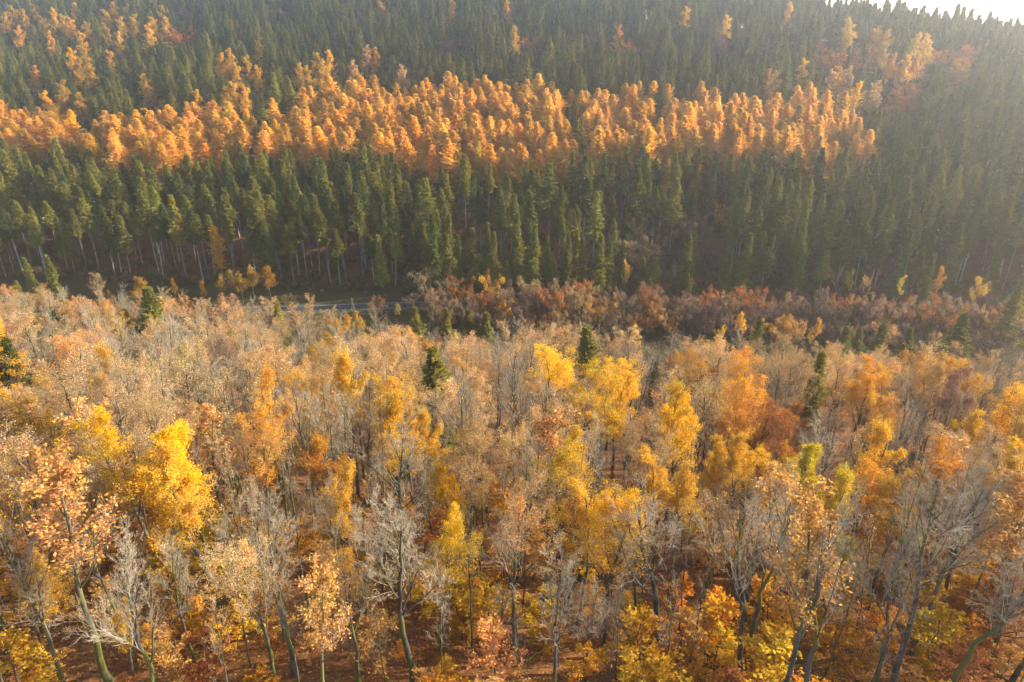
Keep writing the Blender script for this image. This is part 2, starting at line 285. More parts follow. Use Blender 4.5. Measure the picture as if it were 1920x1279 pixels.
    ('birch_tree', 'full', 172.5, 384.2, 27, 1.15, 'peach', '', ''),
    ('russet_tree', 'round', 217.8, 463.7, 23, 1.1, 'rust', '', ''),
    ('birch_tree', 'full', -357.7, 546.2, 27, 1.15, 'gold', '', ''),
    ('birch_tree', 'full', -342.6, 543.4, 27, 1.15, 'gold2', '', ''),
    ('birch_tree', 'full', -320.7, 527.2, 27, 1.15, 'amber', '', ''),
    ('birch_tree', 'full', -301.0, 526.0, 27, 1.15, 'gold', '', ''),
    ('birch_tree', 'full', -286.0, 518.5, 27, 1.15, 'gold2', '', ''),
    ('birch_tree', 'full', -263.9, 522.1, 27, 1.15, 'gold', '', ''),
    ('birch_tree', 'full', -267.6, 539.3, 27, 1.15, 'amber', '', ''),
    ('birch_tree', 'full', -238.7, 514.2, 27, 1.15, 'gold', '', ''),
    ('birch_tree', 'full', -230.4, 515.6, 27, 1.15, 'gold2', '', ''),
    ('birch_tree', 'full', -328.9, 512.1, 27, 1.15, 'gold2', '', ''),
    ('birch_tree', 'full', -277.7, 494.2, 27, 1.15, 'amber', '', ''),
    ('birch_tree', 'full', -300.1, 496.3, 27, 1.15, 'gold2', '', ''),
    ('birch_tree', 'full', -254.1, 491.6, 27, 1.15, 'gold2', '', ''),
    ('birch_tree', 'full', -268.8, 463.0, 27, 1.15, 'gold', '', ''),
    ('birch_tree', 'full', -254.2, 453.4, 27, 1.15, 'amber', '', ''),
    ('birch_tree', 'full', -278.2, 437.8, 27, 1.15, 'gold2', '', ''),
    ('birch_tree', 'full', -153.8, 437.5, 27, 1.15, 'amber', '', ''),
    ('birch_tree', 'full', -119.0, 422.2, 27, 1.15, 'gold2', '', ''),
    ('birch_tree', 'full', -113.4, 417.3, 27, 1.15, 'amber', '', ''),
    ('birch_tree', 'full', -105.8, 437.6, 27, 1.15, 'gold2', '', ''),
    ('birch_tree', 'full', -89.8, 425.2, 27, 1.15, 'peach', '', ''),
]
PATCHES = [(-120.8, 160.6, 'peach'),(-132.7, 193.7, 'peach'),(-97.3, 146.0, 'bare'),(-112.0, 179.4, 'amberpeach'),(-93.2, 186.1, 'peach'),(-80.5, 153.4, 'bare'),(-85.4, 193.3, 'peach'),(-63.5, 158.8, 'bare'),(-61.9, 188.4, 'peach'),(-48.2, 189.5, 'amberpeach'),(-46.0, 142.6, 'amber'),(-35.3, 177.9, 'bare'),(-21.9, 164.5, 'orange'),(-31.3, 190.5, 'bare'),(-8.4, 167.3, 'bare'),(2.8, 167.5, 'peach'),(9.2, 185.3, 'bare'),(5.0, 149.7, 'peach'),(27.0, 161.6, 'peach'),(34.6, 191.6, 'copper'),(41.1, 177.1, 'bare'),(43.9, 158.5, 'peach'),(52.9, 182.8, 'bare'),(67.8, 192.1, 'amber'),(56.3, 173.2, 'amberpeach'),(70.9, 173.8, 'bare'),(85.0, 183.5, 'amber'),(83.7, 163.7, 'peach'),(99.2, 175.2, 'amberpeach'),(94.8, 151.7, 'peach'),(103.6, 145.5, 'bare'),(121.9, 156.9, 'peach'),(57.1, 134.3, 'peach'),(57.1, 162.1, 'bare'),(137.8, 176.0, 'bare'),(-71.0, 157.9, 'bare'),(-42.1, 158.0, 'bare'),(-31.0, 142.0, 'bare'),(-13.9, 166.6, 'bare'),(-1.6, 190.5, 'bare'),(18.4, 185.8, 'bare'),(-87.1, 116.8, 'amberpeach'),(-76.5, 109.7, 'copper'),(-74.8, 92.9, 'amber'),(-74.3, 95.7, 'amberpeach'),(-68.2, 113.3, 'bare'),(-54.7, 101.3, 'bare'),(-46.5, 100.2, 'peach'),(-49.9, 128.5, 'peach'),(-35.1, 101.8, 'peach'),(-32.8, 120.4, 'peach'),(-27.6, 87.2, 'amberpeach'),(-23.6, 105.5, 'peach'),(-16.8, 82.5, 'bare'),(-12.9, 91.5, 'amberpeach'),(-9.4, 123.4, 'peach'),(-1.0, 116.8, 'peach'),(-5.0, 94.8, 'peach'),(3.5, 101.6, 'bare'),(11.5, 135.0, 'peach'),(17.0, 116.2, 'gold'),(13.5, 90.2, 'bare'),(6.8, 84.6, 'peach'),(34.8, 126.9, 'peach'),(24.6, 96.7, 'peach'),(44.7, 138.9, 'orange'),(39.2, 104.1, 'orange'),(45.0, 100.5, 'rust'),(52.0, 102.5, 'bare'),(66.5, 113.4, 'orange'),(57.1, 98.5, 'orange'),(74.7, 114.0, 'orange'),(90.4, 128.7, 'peach'),(66.9, 96.4, 'bare'),(76.4, 98.1, 'gold'),(87.9, 107.7, 'peach'),(-86.2, 131.8, 'bare'),(-75.8, 133.0, 'bare'),(-58.6, 124.0, 'bare'),(-19.4, 113.2, 'bare'),(61.8, 94.8, 'bare'),(-54.3, 66.7, 'bare'),(-62.4, 75.6, 'peach'),(-56.3, 78.9, 'peach'),(-47.2, 62.1, 'peach'),(-44.1, 72.8, 'amberpeach'),(-41.3, 61.8, 'gold'),(-37.1, 66.2, 'gold'),(-33.5, 55.3, 'gold'),(-32.5, 66.5, 'bare'),(-27.3, 62.2, 'bare'),(-24.3, 54.1, 'peach'),(-25.2, 72.1, 'orange'),(-19.6, 67.5, 'amber'),(-17.8, 56.1, 'bare'),(-14.3, 65.1, 'bare'),(-11.0, 55.9, 'bare'),(-6.3, 61.7, 'gold'),(-6.9, 77.3, 'peach'),(-1.9, 67.8, 'peach'),(1.1, 61.3, 'peach'),(3.5, 77.9, 'bare'),(8.5, 71.8, 'peach'),(7.3, 60.2, 'amber'),(9.7, 53.4, 'gold'),(17.7, 75.3, 'gold'),(21.8, 73.2, 'amberpeach'),(27.2, 71.2, 'gold'),(36.1, 86.1, 'orange'),(20.6, 59.8, 'bare'),(28.8, 62.3, 'bare'),(35.5, 64.2, 'lime'),(31.2, 52.9, 'lime'),(47.7, 75.0, 'orange'),(44.7, 65.5, 'orange'),(62.3, 87.3, 'bare'),(65.1, 84.7, 'orange'),(63.9, 78.5, 'peach'),(62.5, 72.7, 'amber'),(47.6, 60.8, 'bare'),(49.0, 56.5, 'bare'),(-41.6, 46.1, 'amber'),(-40.1, 48.6, 'bare'),(-33.6, 44.7, 'bare'),(-26.2, 34.7, 'amber'),(-27.5, 46.9, 'gold'),(-21.9, 47.6, 'peach'),(-15.4, 38.4, 'bare'),(-12.9, 40.6, 'orange'),(-8.8, 45.3, 'bare'),(-12.0, 44.1, 'orange'),(-5.4, 51.5, 'gold'),(-1.6, 38.8, 'bare'),(0.0, 55.1, 'peach'),(4.6, 47.1, 'bare'),(12.8, 44.8, 'bare'),(15.8, 43.2, 'bare'),(22.8, 48.0, 'bare'),(27.5, 43.3, 'bare'),(34.2, 47.6, 'orange'),(35.9, 43.2, 'bare'),(35.4, 39.4, 'bare')]
LOGS = [(28.6, 50.3, 5.5, 0.13, 0.3, 'mossy yellow green log lying below the leaning grey bare tree'), (47.4, 49.3, 5, 0.11, 1.9, 'mossy log lying in the shaded corner of the wood'), (47.8, 65.9, 4.5, 0.14, 1.2, 'mossy log on open leaf litter beyond the leaning stems'), (-28.6, 51.0, 5, 0.12, 2.6, 'mossy log between dark trunks below the great golden crown'), (2.7, 52.1, 4.5, 0.11, 0.9, 'thin mossy log beside the low crooked bare tree'), (20.2, 52.1, 6, 0.14, 2.1, 'mossy log under the sprawling whitish bare tree')]

rng = np.random.default_rng(11)
random.seed(5)
col = scene.collection
Q = np.asarray

# ------------------------------------------------------------------ materials
def mat(name):
    m = bpy.data.materials.new(name); m.use_nodes = True
    m.node_tree.nodes.clear()
    return m, m.node_tree.nodes, m.node_tree.links

def out(nt_nodes, links, shader):
    o = nt_nodes.new('ShaderNodeOutputMaterial'); links.new(shader, o.inputs['Surface'])

def ramp(n, stops, interp='LINEAR'):
    r = n.new('ShaderNodeValToRGB'); r.color_ramp.interpolation = interp
    e = r.color_ramp.elements
    while len(e) < len(stops): e.new(0.5)
    for k, (p, c) in enumerate(stops):
        e[k].position = p; e[k].color = (*c, 1)
    return r

def leaf_material(name, translucency=0.45, spread=0.38, hue=0.014, fixed=None):
    m, n, l = mat(name)
    info = n.new('ShaderNodeObjectInfo'); geo = n.new('ShaderNodeNewGeometry')
    hsv = n.new('ShaderNodeHueSaturation')
    mr = n.new('ShaderNodeMapRange'); mr.inputs['To Min'].default_value = 1 - spread; mr.inputs['To Max'].default_value = 1 + spread * 0.8
    l.new(geo.outputs['Random Per Island'], mr.inputs['Value']); l.new(mr.outputs[0], hsv.inputs['Value'])
    wn_ = n.new('ShaderNodeTexWhiteNoise'); wn_.noise_dimensions = '1D'
    l.new(geo.outputs['Random Per Island'], wn_.inputs['W'])
    mh = n.new('ShaderNodeMapRange'); mh.inputs['To Min'].default_value = 0.5 - hue; mh.inputs['To Max'].default_value = 0.5 + hue
    l.new(wn_.outputs['Value'], mh.inputs['Value']); l.new(mh.outputs[0], hsv.inputs['Hue'])
    if fixed: hsv.inputs['Color'].default_value = (*fixed, 1)
    else: l.new(info.outputs['Color'], hsv.inputs['Color'])
    ov = n.new('ShaderNodeHueSaturation')
    mo = n.new('ShaderNodeMapRange'); mo.inputs['To Min'].default_value = 0.82; mo.inputs['To Max'].default_value = 1.18
    l.new(info.outputs['Random'], mo.inputs['Value']); l.new(mo.outputs[0], ov.inputs['Value'])
    l.new(hsv.outputs[0], ov.inputs['Color'])
    # within one crown some boughs have turned further than others
    tc = n.new('ShaderNodeTexCoord'); ad = n.new('ShaderNodeVectorMath'); ad.operation = 'ADD'
    l.new(tc.outputs['Object'], ad.inputs[0]); l.new(info.outputs['Location'], ad.inputs[1])
    pn = n.new('ShaderNodeTexNoise'); pn.inputs['Scale'].default_value = 0.33; pn.inputs['Detail'].default_value = 3
    l.new(ad.outputs[0], pn.inputs['Vector'])
    th = n.new('ShaderNodeMapRange'); th.inputs['From Min'].default_value = 0.3; th.inputs['From Max'].default_value = 0.7
    th.inputs['To Min'].default_value = 0.5 - hue * 0.9; th.inputs['To Max'].default_value = 0.5 + hue * 0.9
    l.new(pn.outputs['Fac'], th.inputs['Value']); l.new(th.outputs[0], ov.inputs['Hue'])
    d = n.new('ShaderNodeBsdfDiffuse'); t = n.new('ShaderNodeBsdfTranslucent'); mx = n.new('ShaderNodeMixShader')
    mx.inputs[0].default_value = translucency
    l.new(ov.outputs[0], d.inputs['Color']); l.new(ov.outputs[0], t.inputs['Color'])
    l.new(d.outputs[0], mx.inputs[1]); l.new(t.outputs[0], mx.inputs[2]); out(n, l, mx.outputs[0])
    return m

def bark_material(name, a, b, moss=None, scale=1.2):
    m, n, l = mat(name)
    tc = n.new('ShaderNodeTexCoord'); info = n.new('ShaderNodeObjectInfo')
    no = n.new('ShaderNodeTexNoise'); no.inputs['Scale'].default_value = scale; no.inputs['Detail'].default_value = 6
    mp = n.new('ShaderNodeMapping'); mp.inputs['Scale'].default_value = (1.6, 1.6, 0.5)
    l.new(tc.outputs['Object'], mp.inputs['Vector']); l.new(mp.outputs[0], no.inputs['Vector'])
    r = ramp(n, [(0.35, a), (0.65, b)]); l.new(no.outputs['Fac'], r.inputs[0])
    c = r.outputs[0]
    if moss:
        n2 = n.new('ShaderNodeTexNoise'); n2.inputs['Scale'].default_value = 0.22; n2.inputs['Detail'].default_value = 3
        ad = n.new('ShaderNodeVectorMath'); ad.operation = 'ADD'
        l.new(tc.outputs['Object'], ad.inputs[0]); l.new(info.outputs['Location'], ad.inputs[1])
        l.new(ad.outputs[0], n2.inputs['Vector'])
        r2 = ramp(n, [(0.47, (0, 0, 0)), (0.60, (0.75, 0.75, 0.75))]); l.new(n2.outputs['Fac'], r2.inputs[0])
        mx = n.new('ShaderNodeMix'); mx.data_type = 'RGBA'
        l.new(r2.outputs[0], mx.inputs['Factor']); l.new(c, mx.inputs['A']); mx.inputs['B'].default_value = (*moss, 1)
        c = mx.outputs['Result']
    hs = n.new('ShaderNodeHueSaturation'); mo = n.new('ShaderNodeMapRange')
    mo.inputs['To Min'].default_value = 0.72; mo.inputs['To Max'].default_value = 1.3
    l.new(info.outputs['Random'], mo.inputs['Value']); l.new(mo.outputs[0], hs.inputs['Value']); l.new(c, hs.inputs['Color'])
    d = n.new('ShaderNodeBsdfDiffuse'); d.inputs['Roughness'].default_value = 0.6
    l.new(hs.outputs[0], d.inputs['Color'])
    bp = n.new('ShaderNodeBump'); bp.inputs['Strength'].default_value = 0.5; bp.inputs['Distance'].default_value = 0.05
    l.new(no.outputs['Fac'], bp.inputs['Height']); l.new(bp.outputs[0], d.inputs['Normal'])
    out(n, l, d.outputs[0])
    return m

M_LEAF = leaf_material('autumn_leaf')
M_LARCH = leaf_material('larch_needles', 0.54, 0.20, 0.010)
M_NEEDLE = leaf_material('spruce_needles', 0.14, 0.36, 0.02)
M_LITTER = leaf_material('leaf_litter', 0.1, 0.5, 0.03)
M_BARK = bark_material('mossy_bark', (0.045, 0.04, 0.032), (0.13, 0.115, 0.09), (0.12, 0.12, 0.02))
M_TWIG = bark_material('pale_twig_bark', (0.24, 0.19, 0.125), (0.40, 0.32, 0.215), None, 0.6)
M_SPRUCE_BARK = bark_material('spruce_bark', (0.17, 0.148, 0.13), (0.32, 0.28, 0.25), None, 0.9)

def ground_material():
    m, n, l = mat('forest_floor')
    geo = n.new('ShaderNodeNewGeometry'); sep = n.new('ShaderNodeSeparateXYZ'); l.new(geo.outputs['Position'], sep.inputs[0])
    n1 = n.new('ShaderNodeTexNoise'); n1.inputs['Scale'].default_value = 0.16; n1.inputs['Detail'].default_value = 5
    n2 = n.new('ShaderNodeTexNoise'); n2.inputs['Scale'].default_value = 2.6; n2.inputs['Detail'].default_value = 8; n2.inputs['Roughness'].default_value = 0.75
    for k in (n1, n2): l.new(geo.outputs['Position'], k.inputs['Vector'])
    litter = ramp(n, [(0.30, (0.06, 0.028, 0.014)), (0.47, (0.15, 0.062, 0.024)), (0.60, (0.25, 0.11, 0.038)), (0.74, (0.36, 0.175, 0.06))])
    l.new(n2.outputs['Fac'], litter.inputs[0])
    soil = ramp(n, [(0.35, (0.05, 0.035, 0.022)), (0.6, (0.12, 0.075, 0.035)), (0.75, (0.10, 0.09, 0.03))])
    l.new(n2.outputs['Fac'], soil.inputs[0])
    pat = ramp(n, [(0.44, (0, 0, 0)), (0.66, (1, 1, 1))]); l.new(n1.outputs['Fac'], pat.inputs[0])
    mx = n.new('ShaderNodeMix'); mx.data_type = 'RGBA'
    sc = n.new('ShaderNodeMath'); sc.operation = 'MULTIPLY'; sc.inputs[1].default_value = 0.55
    l.new(pat.outputs[0], sc.inputs[0]); l.new(sc.outputs[0], mx.inputs['Factor'])
    l.new(litter.outputs[0], mx.inputs['A']); l.new(soil.outputs[0], mx.inputs['B'])
    grass = ramp(n, [(0.35, (0.028, 0.025, 0.011)), (0.65, (0.062, 0.05, 0.022))]); l.new(n2.outputs['Fac'], grass.inputs[0])
    low = n.new('ShaderNodeMapRange'); low.inputs['From Min'].default_value = 1.2; low.inputs['From Max'].default_value = 3.0
    low.inputs['To Min'].default_value = 1; low.inputs['To Max'].default_value = 0
    l.new(sep.outputs['Z'], low.inputs['Value'])
    m2 = n.new('ShaderNodeMix'); m2.data_type = 'RGBA'
    l.new(low.outputs[0], m2.inputs['Factor']); l.new(mx.outputs['Result'], m2.inputs['A']); l.new(grass.outputs[0], m2.inputs['B'])
    d = n.new('ShaderNodeBsdfDiffuse'); l.new(m2.outputs['Result'], d.inputs['Color'])
    bp = n.new('ShaderNodeBump'); bp.inputs['Strength'].default_value = 0.6; bp.inputs['Distance'].default_value = 0.12
    l.new(n2.outputs['Fac'], bp.inputs['Height']); l.new(bp.outputs[0], d.inputs['Normal'])
    out(n, l, d.outputs[0])
    return m

def flat_material(name, a, b, scale):
    m, n, l = mat(name)
    geo = n.new('ShaderNodeNewGeometry'); no = n.new('ShaderNodeTexNoise')
    no.inputs['Scale'].default_value = scale; no.inputs['Detail'].default_value = 7
    l.new(geo.outputs['Position'], no.inputs['Vector'])
    r = ramp(n, [(0.35, a), (0.65, b)]); l.new(no.outputs['Fac'], r.inputs[0])
    p = n.new('ShaderNodeBsdfPrincipled'); p.inputs['Roughness'].default_value = 0.95; p.inputs['Specular IOR Level'].default_value = 0.1
    l.new(r.outputs[0], p.inputs['Base Color']); out(n, l, p.outputs[0])
    return m

# ------------------------------------------------------------------ mesh helpers
def make_mesh(name, parts, smooth=True):
    """parts: [(verts (n,3), quads (m,4), material)] -> one mesh; quads with a repeated last corner become triangles"""
    vs_, fs, mi, mats = [], [], [], []
    off = 0
    for v, f, m in parts:
        if len(f) == 0: continue
        if m not in mats: mats.append(m)
        vs_.append(v); fs.append(f + off); mi.append(np.full(len(f), mats.index(m), np.int32)); off += len(v)
    v = np.concatenate(vs_).astype(np.float32); f = np.concatenate(fs).astype(np.int32); mi = np.concatenate(mi)
    me = bpy.data.meshes.new(name)
    me.vertices.add(len(v)); me.vertices.foreach_set('co', v.ravel())
    me.loops.add(f.size); me.loops.foreach_set('vertex_index', f.ravel())
    me.polygons.add(len(f)); me.polygons.foreach_set('loop_start', np.arange(0, f.size, 4, dtype=np.int32))
    me.polygons.foreach_set('material_index', mi)
    me.polygons.foreach_set('use_smooth', np.full(len(f), smooth))
    for m in mats: me.materials.append(m)
    me.update(calc_edges=True)
    return me

def unit(a):
    return a / np.maximum(np.linalg.norm(a, axis=-1, keepdims=True), 1e-9)

def tubes(P, R, k):
    """P (B,n,3) polylines with radii R (B,n) -> verts, quads"""
    B, n, _ = P.shape
    T = unit(np.gradient(P, axis=1))
    ax = np.tile(Q([[[0.83, 0.31, 0.46]]]), (B, 1, 1))
    flat = np.abs((T.mean(1, keepdims=True) * ax).sum(-1, keepdims=True)) > 0.9
    ax = np.where(flat, Q([[[-0.5, 0.8, 0.1]]]), ax)
    U = unit(ax - (ax * T).sum(-1, keepdims=True) * T); W = np.cross(T, U)
    a = np.arange(k) * 2 * math.pi / k
    V = P[:, :, None, :] + R[:, :, None, None] * (np.cos(a)[None, None, :, None] * U[:, :, None, :] + np.sin(a)[None, None, :, None] * W[:, :, None, :])
    i = np.arange(B)[:, None, None] * n * k + np.arange(n - 1)[None, :, None] * k
    j = np.arange(k)[None, None, :]; j2 = (j + 1) % k
    F = np.stack([i + j, i + j2, i + k + j2, i + k + j], -1)
    return V.reshape(-1, 3), F.reshape(-1, 4)

def cards(c, a, b, fold=0.25):
    """small folded leaf blades: centre c, long half-axis a, short half-axis b"""
    nrm = unit(np.cross(a, b)) * np.linalg.norm(b, axis=-1, keepdims=True) * fold
    V = np.stack([c - a, c + b + nrm, c + a, c - b + nrm], 1)
    F = np.arange(len(c) * 4).reshape(-1, 4)
    return V.reshape(-1, 3), F

def rand_dir(n, g):
    return unit(g.normal(size=(n, 3)))

def grow(P, R, per, t0, t1, ang, ratio, npts, up, wob, g, rr=0.55, taper=0.35, shape=0.45, rmin=0.006):
    """children of the polylines P: per of them each, along t0..t1, leaving at ang degrees, bending up"""
    B, n, _ = P.shape
    L = np.linalg.norm(np.diff(P, axis=1), axis=-1).sum(1)
    t = (np.arange(per)[None] + g.random((B, per))) / per * (t1 - t0) + t0
    t = t.ravel(); pi = np.repeat(np.arange(B), per)
    f = np.clip(t * (n - 1), 0, n - 1.001); i = f.astype(int); w = (f - i)[:, None]
    pos = P[pi, i] * (1 - w) + P[pi, i + 1] * w
    tan = unit(P[pi, i + 1] - P[pi, i])
    pr = R[pi, i] * (1 - w[:, 0]) + R[pi, i + 1] * w[:, 0]
    perp = unit(np.cross(tan, rand_dir(len(t), g)))
    an = np.radians(g.uniform(ang[0], ang[1], len(t)))[:, None]
    d = np.cos(an) * tan + np.sin(an) * perp
    ln = L[pi] * ratio * (1 - shape * (t - t0) / max(t1 - t0, 1e-6)) * g.uniform(0.7, 1.2, len(t))
    C = np.empty((len(t), npts, 3)); C[:, 0] = pos
    st = (ln / (npts - 1))[:, None]
    for k in range(1, npts):
        d = unit(d + Q([[0, 0, up]]) + g.normal(size=d.shape) * wob)
        C[:, k] = C[:, k - 1] + d * st
    r0 = np.maximum(np.minimum(pr * 0.9, pr * rr * g.uniform(0.75, 1.15, len(t))), rmin)
    CR = np.maximum(r0[:, None] * np.linspace(1, taper, npts)[None], rmin * 0.8)
    return C, CR, pi

def along(P, m, g, lo=0.25):
    """m random points on each polyline, with the tangent there"""
    B, n, _ = P.shape
    t = g.uniform(lo, 1.0, (B, m)).ravel(); pi = np.repeat(np.arange(B), m)
    f = np.clip(t * (n - 1), 0, n - 1.001); i = f.astype(int); w = (f - i)[:, None]
    return P[pi, i] * (1 - w) + P[pi, i + 1] * w, unit(P[pi, i + 1] - P[pi, i])

def leaf_cloud(P, m, size, jit, g, lo=0.2, keep=None):
    c, _ = along(P, m, g, lo)
    if keep is not None:
        c = c[g.random(len(c)) < keep(c)]
    c = c + g.normal(size=c.shape) * jit
    a = rand_dir(len(c), g); a[:, 2] *= 0.6; a = unit(a)
    b = unit(np.cross(a, unit(rand_dir(len(c), g) + Q([[0, 0, 0.9]]))))
    s = size * g.uniform(0.65, 1.3, len(c))[:, None]
    return cards(c, a * s, b * s * 0.62)

# ------------------------------------------------------------------ tree builders (unit: metres, reference height 24)
def broadleaf(seed, H=24.0, style='beech', leaves=0, leaf=0.12, fork=False, twigs=4):
    """forest-grown broadleaf tree -> dict(trunk, limbs, leaves)"""
    g = np.random.default_rng(seed)
    n = 14
    lean = g.normal(size=2) * 0.35
    s = np.linspace(0, 1, n)
    top = H * (0.80 if style != 'oak' else 0.72)
    T = np.stack([lean[0] * s ** 2 * 2 + np.cumsum(g.normal(size=n) * 0.10), lean[1] * s ** 2 * 2 + np.cumsum(g.normal(size=n) * 0.10), s * top], -1)
    T[0, :2] = 0
    r = 0.19 * (1 - s) ** 0.75 + 0.028; r[0] *= 1.45; r[1] *= 1.1
    T = T[None]; r = r[None]
    trunks = [tubes(T, r, 9)]
    if style == 'beech':
        L1 = grow(T, r, 13, 0.46, 0.99, (20, 42), 0.36, 9, 0.10, 0.07, g, 0.52, 0.2, 0.55)
        L2 = grow(L1[0], L1[1], 9, 0.18, 0.98, (24, 48), 0.42, 6, 0.07, 0.09, g, 0.5, 0.3)
        L3 = grow(L2[0], L2[1], 6, 0.15, 1.0, (25, 50), 0.48, 4, 0.05, 0.12, g, 0.55, 0.4, rmin=0.008)
        L4 = grow(L3[0], L3[1], twigs, 0.15, 1.0, (22, 50), 0.55, 3, 0.05, 0.15, g, 0.6, 0.5, rmin=0.0065)
    elif style == 'oak':
        L1 = grow(T, r, 12, 0.47, 0.99, (26, 56), 0.38, 9, 0.09, 0.15, g, 0.55, 0.2, 0.5)
        L2 = grow(L1[0], L1[1], 8, 0.2, 0.98, (30, 60), 0.44, 6, 0.06, 0.17, g, 0.5, 0.3)
        L3 = grow(L2[0], L2[1], 6, 0.15, 1.0, (30, 60), 0.48, 4, 0.04, 0.2, g, 0.55, 0.4, rmin=0.008)
        L4 = grow(L3[0], L3[1], twigs, 0.15, 1.0, (25, 55), 0.5, 3, 0.04, 0.2, g, 0.6, 0.5, rmin=0.0065)
    else:                                                     # narrow, ascending
        L1 = grow(T, r, 14, 0.42, 0.99, (16, 34), 0.31, 8, 0.08, 0.08, g, 0.5, 0.2, 0.6)
        L2 = grow(L1[0], L1[1], 8, 0.2, 0.98, (20, 44), 0.42, 6, 0.06, 0.1, g, 0.5, 0.3)
        L3 = grow(L2[0], L2[1], 6, 0.15, 1.0, (22, 48), 0.5, 4, 0.04, 0.12, g, 0.55, 0.4, rmin=0.008)
        L4 = grow(L3[0], L3[1], twigs, 0.15, 1.0, (22, 50), 0.55, 3, 0.04, 0.15, g, 0.6, 0.5, rmin=0.0065)
    own2 = L2[2]; own3 = own2[L3[2]]; own4 = own3[L4[2]]
    limbs = []
    for k in range(len(L1[0])):
        limbs.append([(tubes(L1[0][k:k + 1], L1[1][k:k + 1], 6), M_TWIG if False else M_BARK),
                      (tubes(L2[0][own2 == k], L2[1][own2 == k], 4), M_TWIG),
                      (tubes(L3[0][own3 == k], L3[1][own3 == k], 3), M_TWIG),
                      (tubes(L4[0][own4 == k], L4[1][own4 == k], 3), M_TWIG)])
    lv = None
    if leaves:
        m = max(1, round(leaves / len(L4[0])))
        ph = g.normal(size=(3, 3)) * 0.45
        def keep(c):
            q = np.sin(c @ ph[0]) + np.sin(c @ ph[1] + 1) + np.sin(c @ ph[2] + 2)
            return np.clip(0.66 + 0.26 * q, 0.12, 1)
        lv = leaf_cloud(L4[0], m, leaf, 0.16, g, 0.1, keep)
    return dict(trunk=trunks, limbs=limbs, leaves=lv)

def slender(seed, H, leaves):
    """thin pole of a tree with a few steep branches"""
    g = np.random.default_rng(seed)
    n = 12; s = np.linspace(0, 1, n)
    T = np.stack([np.cumsum(g.normal(size=n) * 0.09), np.cumsum(g.normal(size=n) * 0.09), s * H * 0.93], -1)[None]; T[0, 0, :2] = 0
    r = (0.115 * (1 - s) ** 0.8 + 0.018)[None]
    L1 = grow(T, r, 16, 0.42, 0.99, (18, 40), 0.20, 7, 0.06, 0.09, g, 0.45, 0.25, 0.5)
    L2 = grow(L1[0], L1[1], 7, 0.2, 1.0, (20, 45), 0.45, 4, 0.04, 0.12, g, 0.5, 0.4, rmin=0.008)
    L3 = grow(L2[0], L2[1], 5, 0.15, 1.0, (22, 50), 0.55, 3, 0.04, 0.14, g, 0.6, 0.5, rmin=0.0065)
    lv = leaf_cloud(L3[0], 1, 0.075, 0.1, g, 0.1, lambda c: np.full(len(c), leaves / len(c))) if leaves else None
    return dict(trunk=[tubes(T, r, 7)], limbs=[[(tubes(L1[0], L1[1], 4), M_BARK), (tubes(L2[0], L2[1], 3), M_TWIG), (tubes(L3[0], L3[1], 3), M_TWIG)]], leaves=lv)

def round_tree(seed, H=12.0, leaves=9000, leaf=0.11):
    """low, broad, many-stemmed valley tree"""
    g = np.random.default_rng(seed)
    T = np.zeros((5, 7, 3)); s = np.linspace(0, 1, 7)
    for k in range(5):
        a = k * 1.26 + g.random(); q = g.uniform(0.10, 0.42)
        T[k, :, 0] = np.cos(a) * s ** 1.3 * H * q + np.cumsum(g.normal(size=7) * 0.08) + 0.25 * math.cos(a)
        T[k, :, 1] = np.sin(a) * s ** 1.3 * H * q + np.cumsum(g.normal(size=7) * 0.08) + 0.25 * math.sin(a)
        T[k, :, 2] = s * H * g.uniform(0.66, 0.8)
    r = np.tile(0.16 * (1 - s) ** 0.8 + 0.03, (5, 1))
    L1 = grow(T, r, 8, 0.15, 0.98, (35, 70), 0.42, 6, 0.10, 0.14, g, 0.5, 0.3, 0.5)
    L2 = grow(L1[0], L1[1], 6, 0.2, 1.0, (28, 60), 0.46, 4, 0.07, 0.15, g, 0.55, 0.4, rmin=0.01)
    L3 = grow(L2[0], L2[1], 6, 0.15, 1.0, (28, 60), 0.5, 3, 0.05, 0.18, g, 0.6, 0.5, rmin=0.009)
    br = [(tubes(L1[0], L1[1], 4), M_BARK), (tubes(L2[0], L2[1], 3), M_TWIG), (tubes(L3[0], L3[1], 3), M_TWIG)]
    lv = leaf_cloud(L3[0], max(1, round(leaves / len(L3[0]))), leaf, 0.2, g, 0.1)
    return dict(trunk=[tubes(T, r, 6)], limbs=[br], leaves=lv)

def birch(seed, H=14.0, leaves=7000, bole=0.3, wide=0.30, leaf=0.13):
    g = np.random.default_rng(seed)
    n = 10; s = np.linspace(0, 1, n)
    T = np.stack([np.cumsum(g.normal(size=n) * 0.09), np.cumsum(g.normal(size=n) * 0.09), s * H * 0.97], -1)[None]
    T[0, 0, :2] = 0
    r = (0.13 * (1 - s) + 0.02)[None]
    L1 = grow(T, r, 26, bole, 0.98, (28, 52), wide, 6, 0.03, 0.1, g, 0.45, 0.3, 0.75)
    L2 = grow(L1[0], L1[1], 7, 0.15, 1.0, (25, 55), 0.5, 4, -0.05, 0.12, g, 0.5, 0.4, rmin=0.009)
    L3 = grow(L2[0], L2[1], 5, 0.1, 1.0, (25, 55), 0.55, 3, -0.08, 0.12, g, 0.55, 0.5, rmin=0.008)
    br = [(tubes(L1[0], L1[1], 4), M_TWIG), (tubes(L2[0], L2[1], 3), M_TWIG)]
    ph = g.normal(size=(2, 3)) * 0.6
    keep = lambda c: np.clip(0.66 + 0.38 * (np.sin(c @ ph[0]) + np.sin(c @ ph[1] + 1)), 0.08, 1)
    lv = leaf_cloud(L3[0], max(1, round(leaves / len(L3[0]))), leaf, 0.2, g, 0.0, keep)
    return dict(trunk=[tubes(T, r, 6)], limbs=[br], leaves=lv)

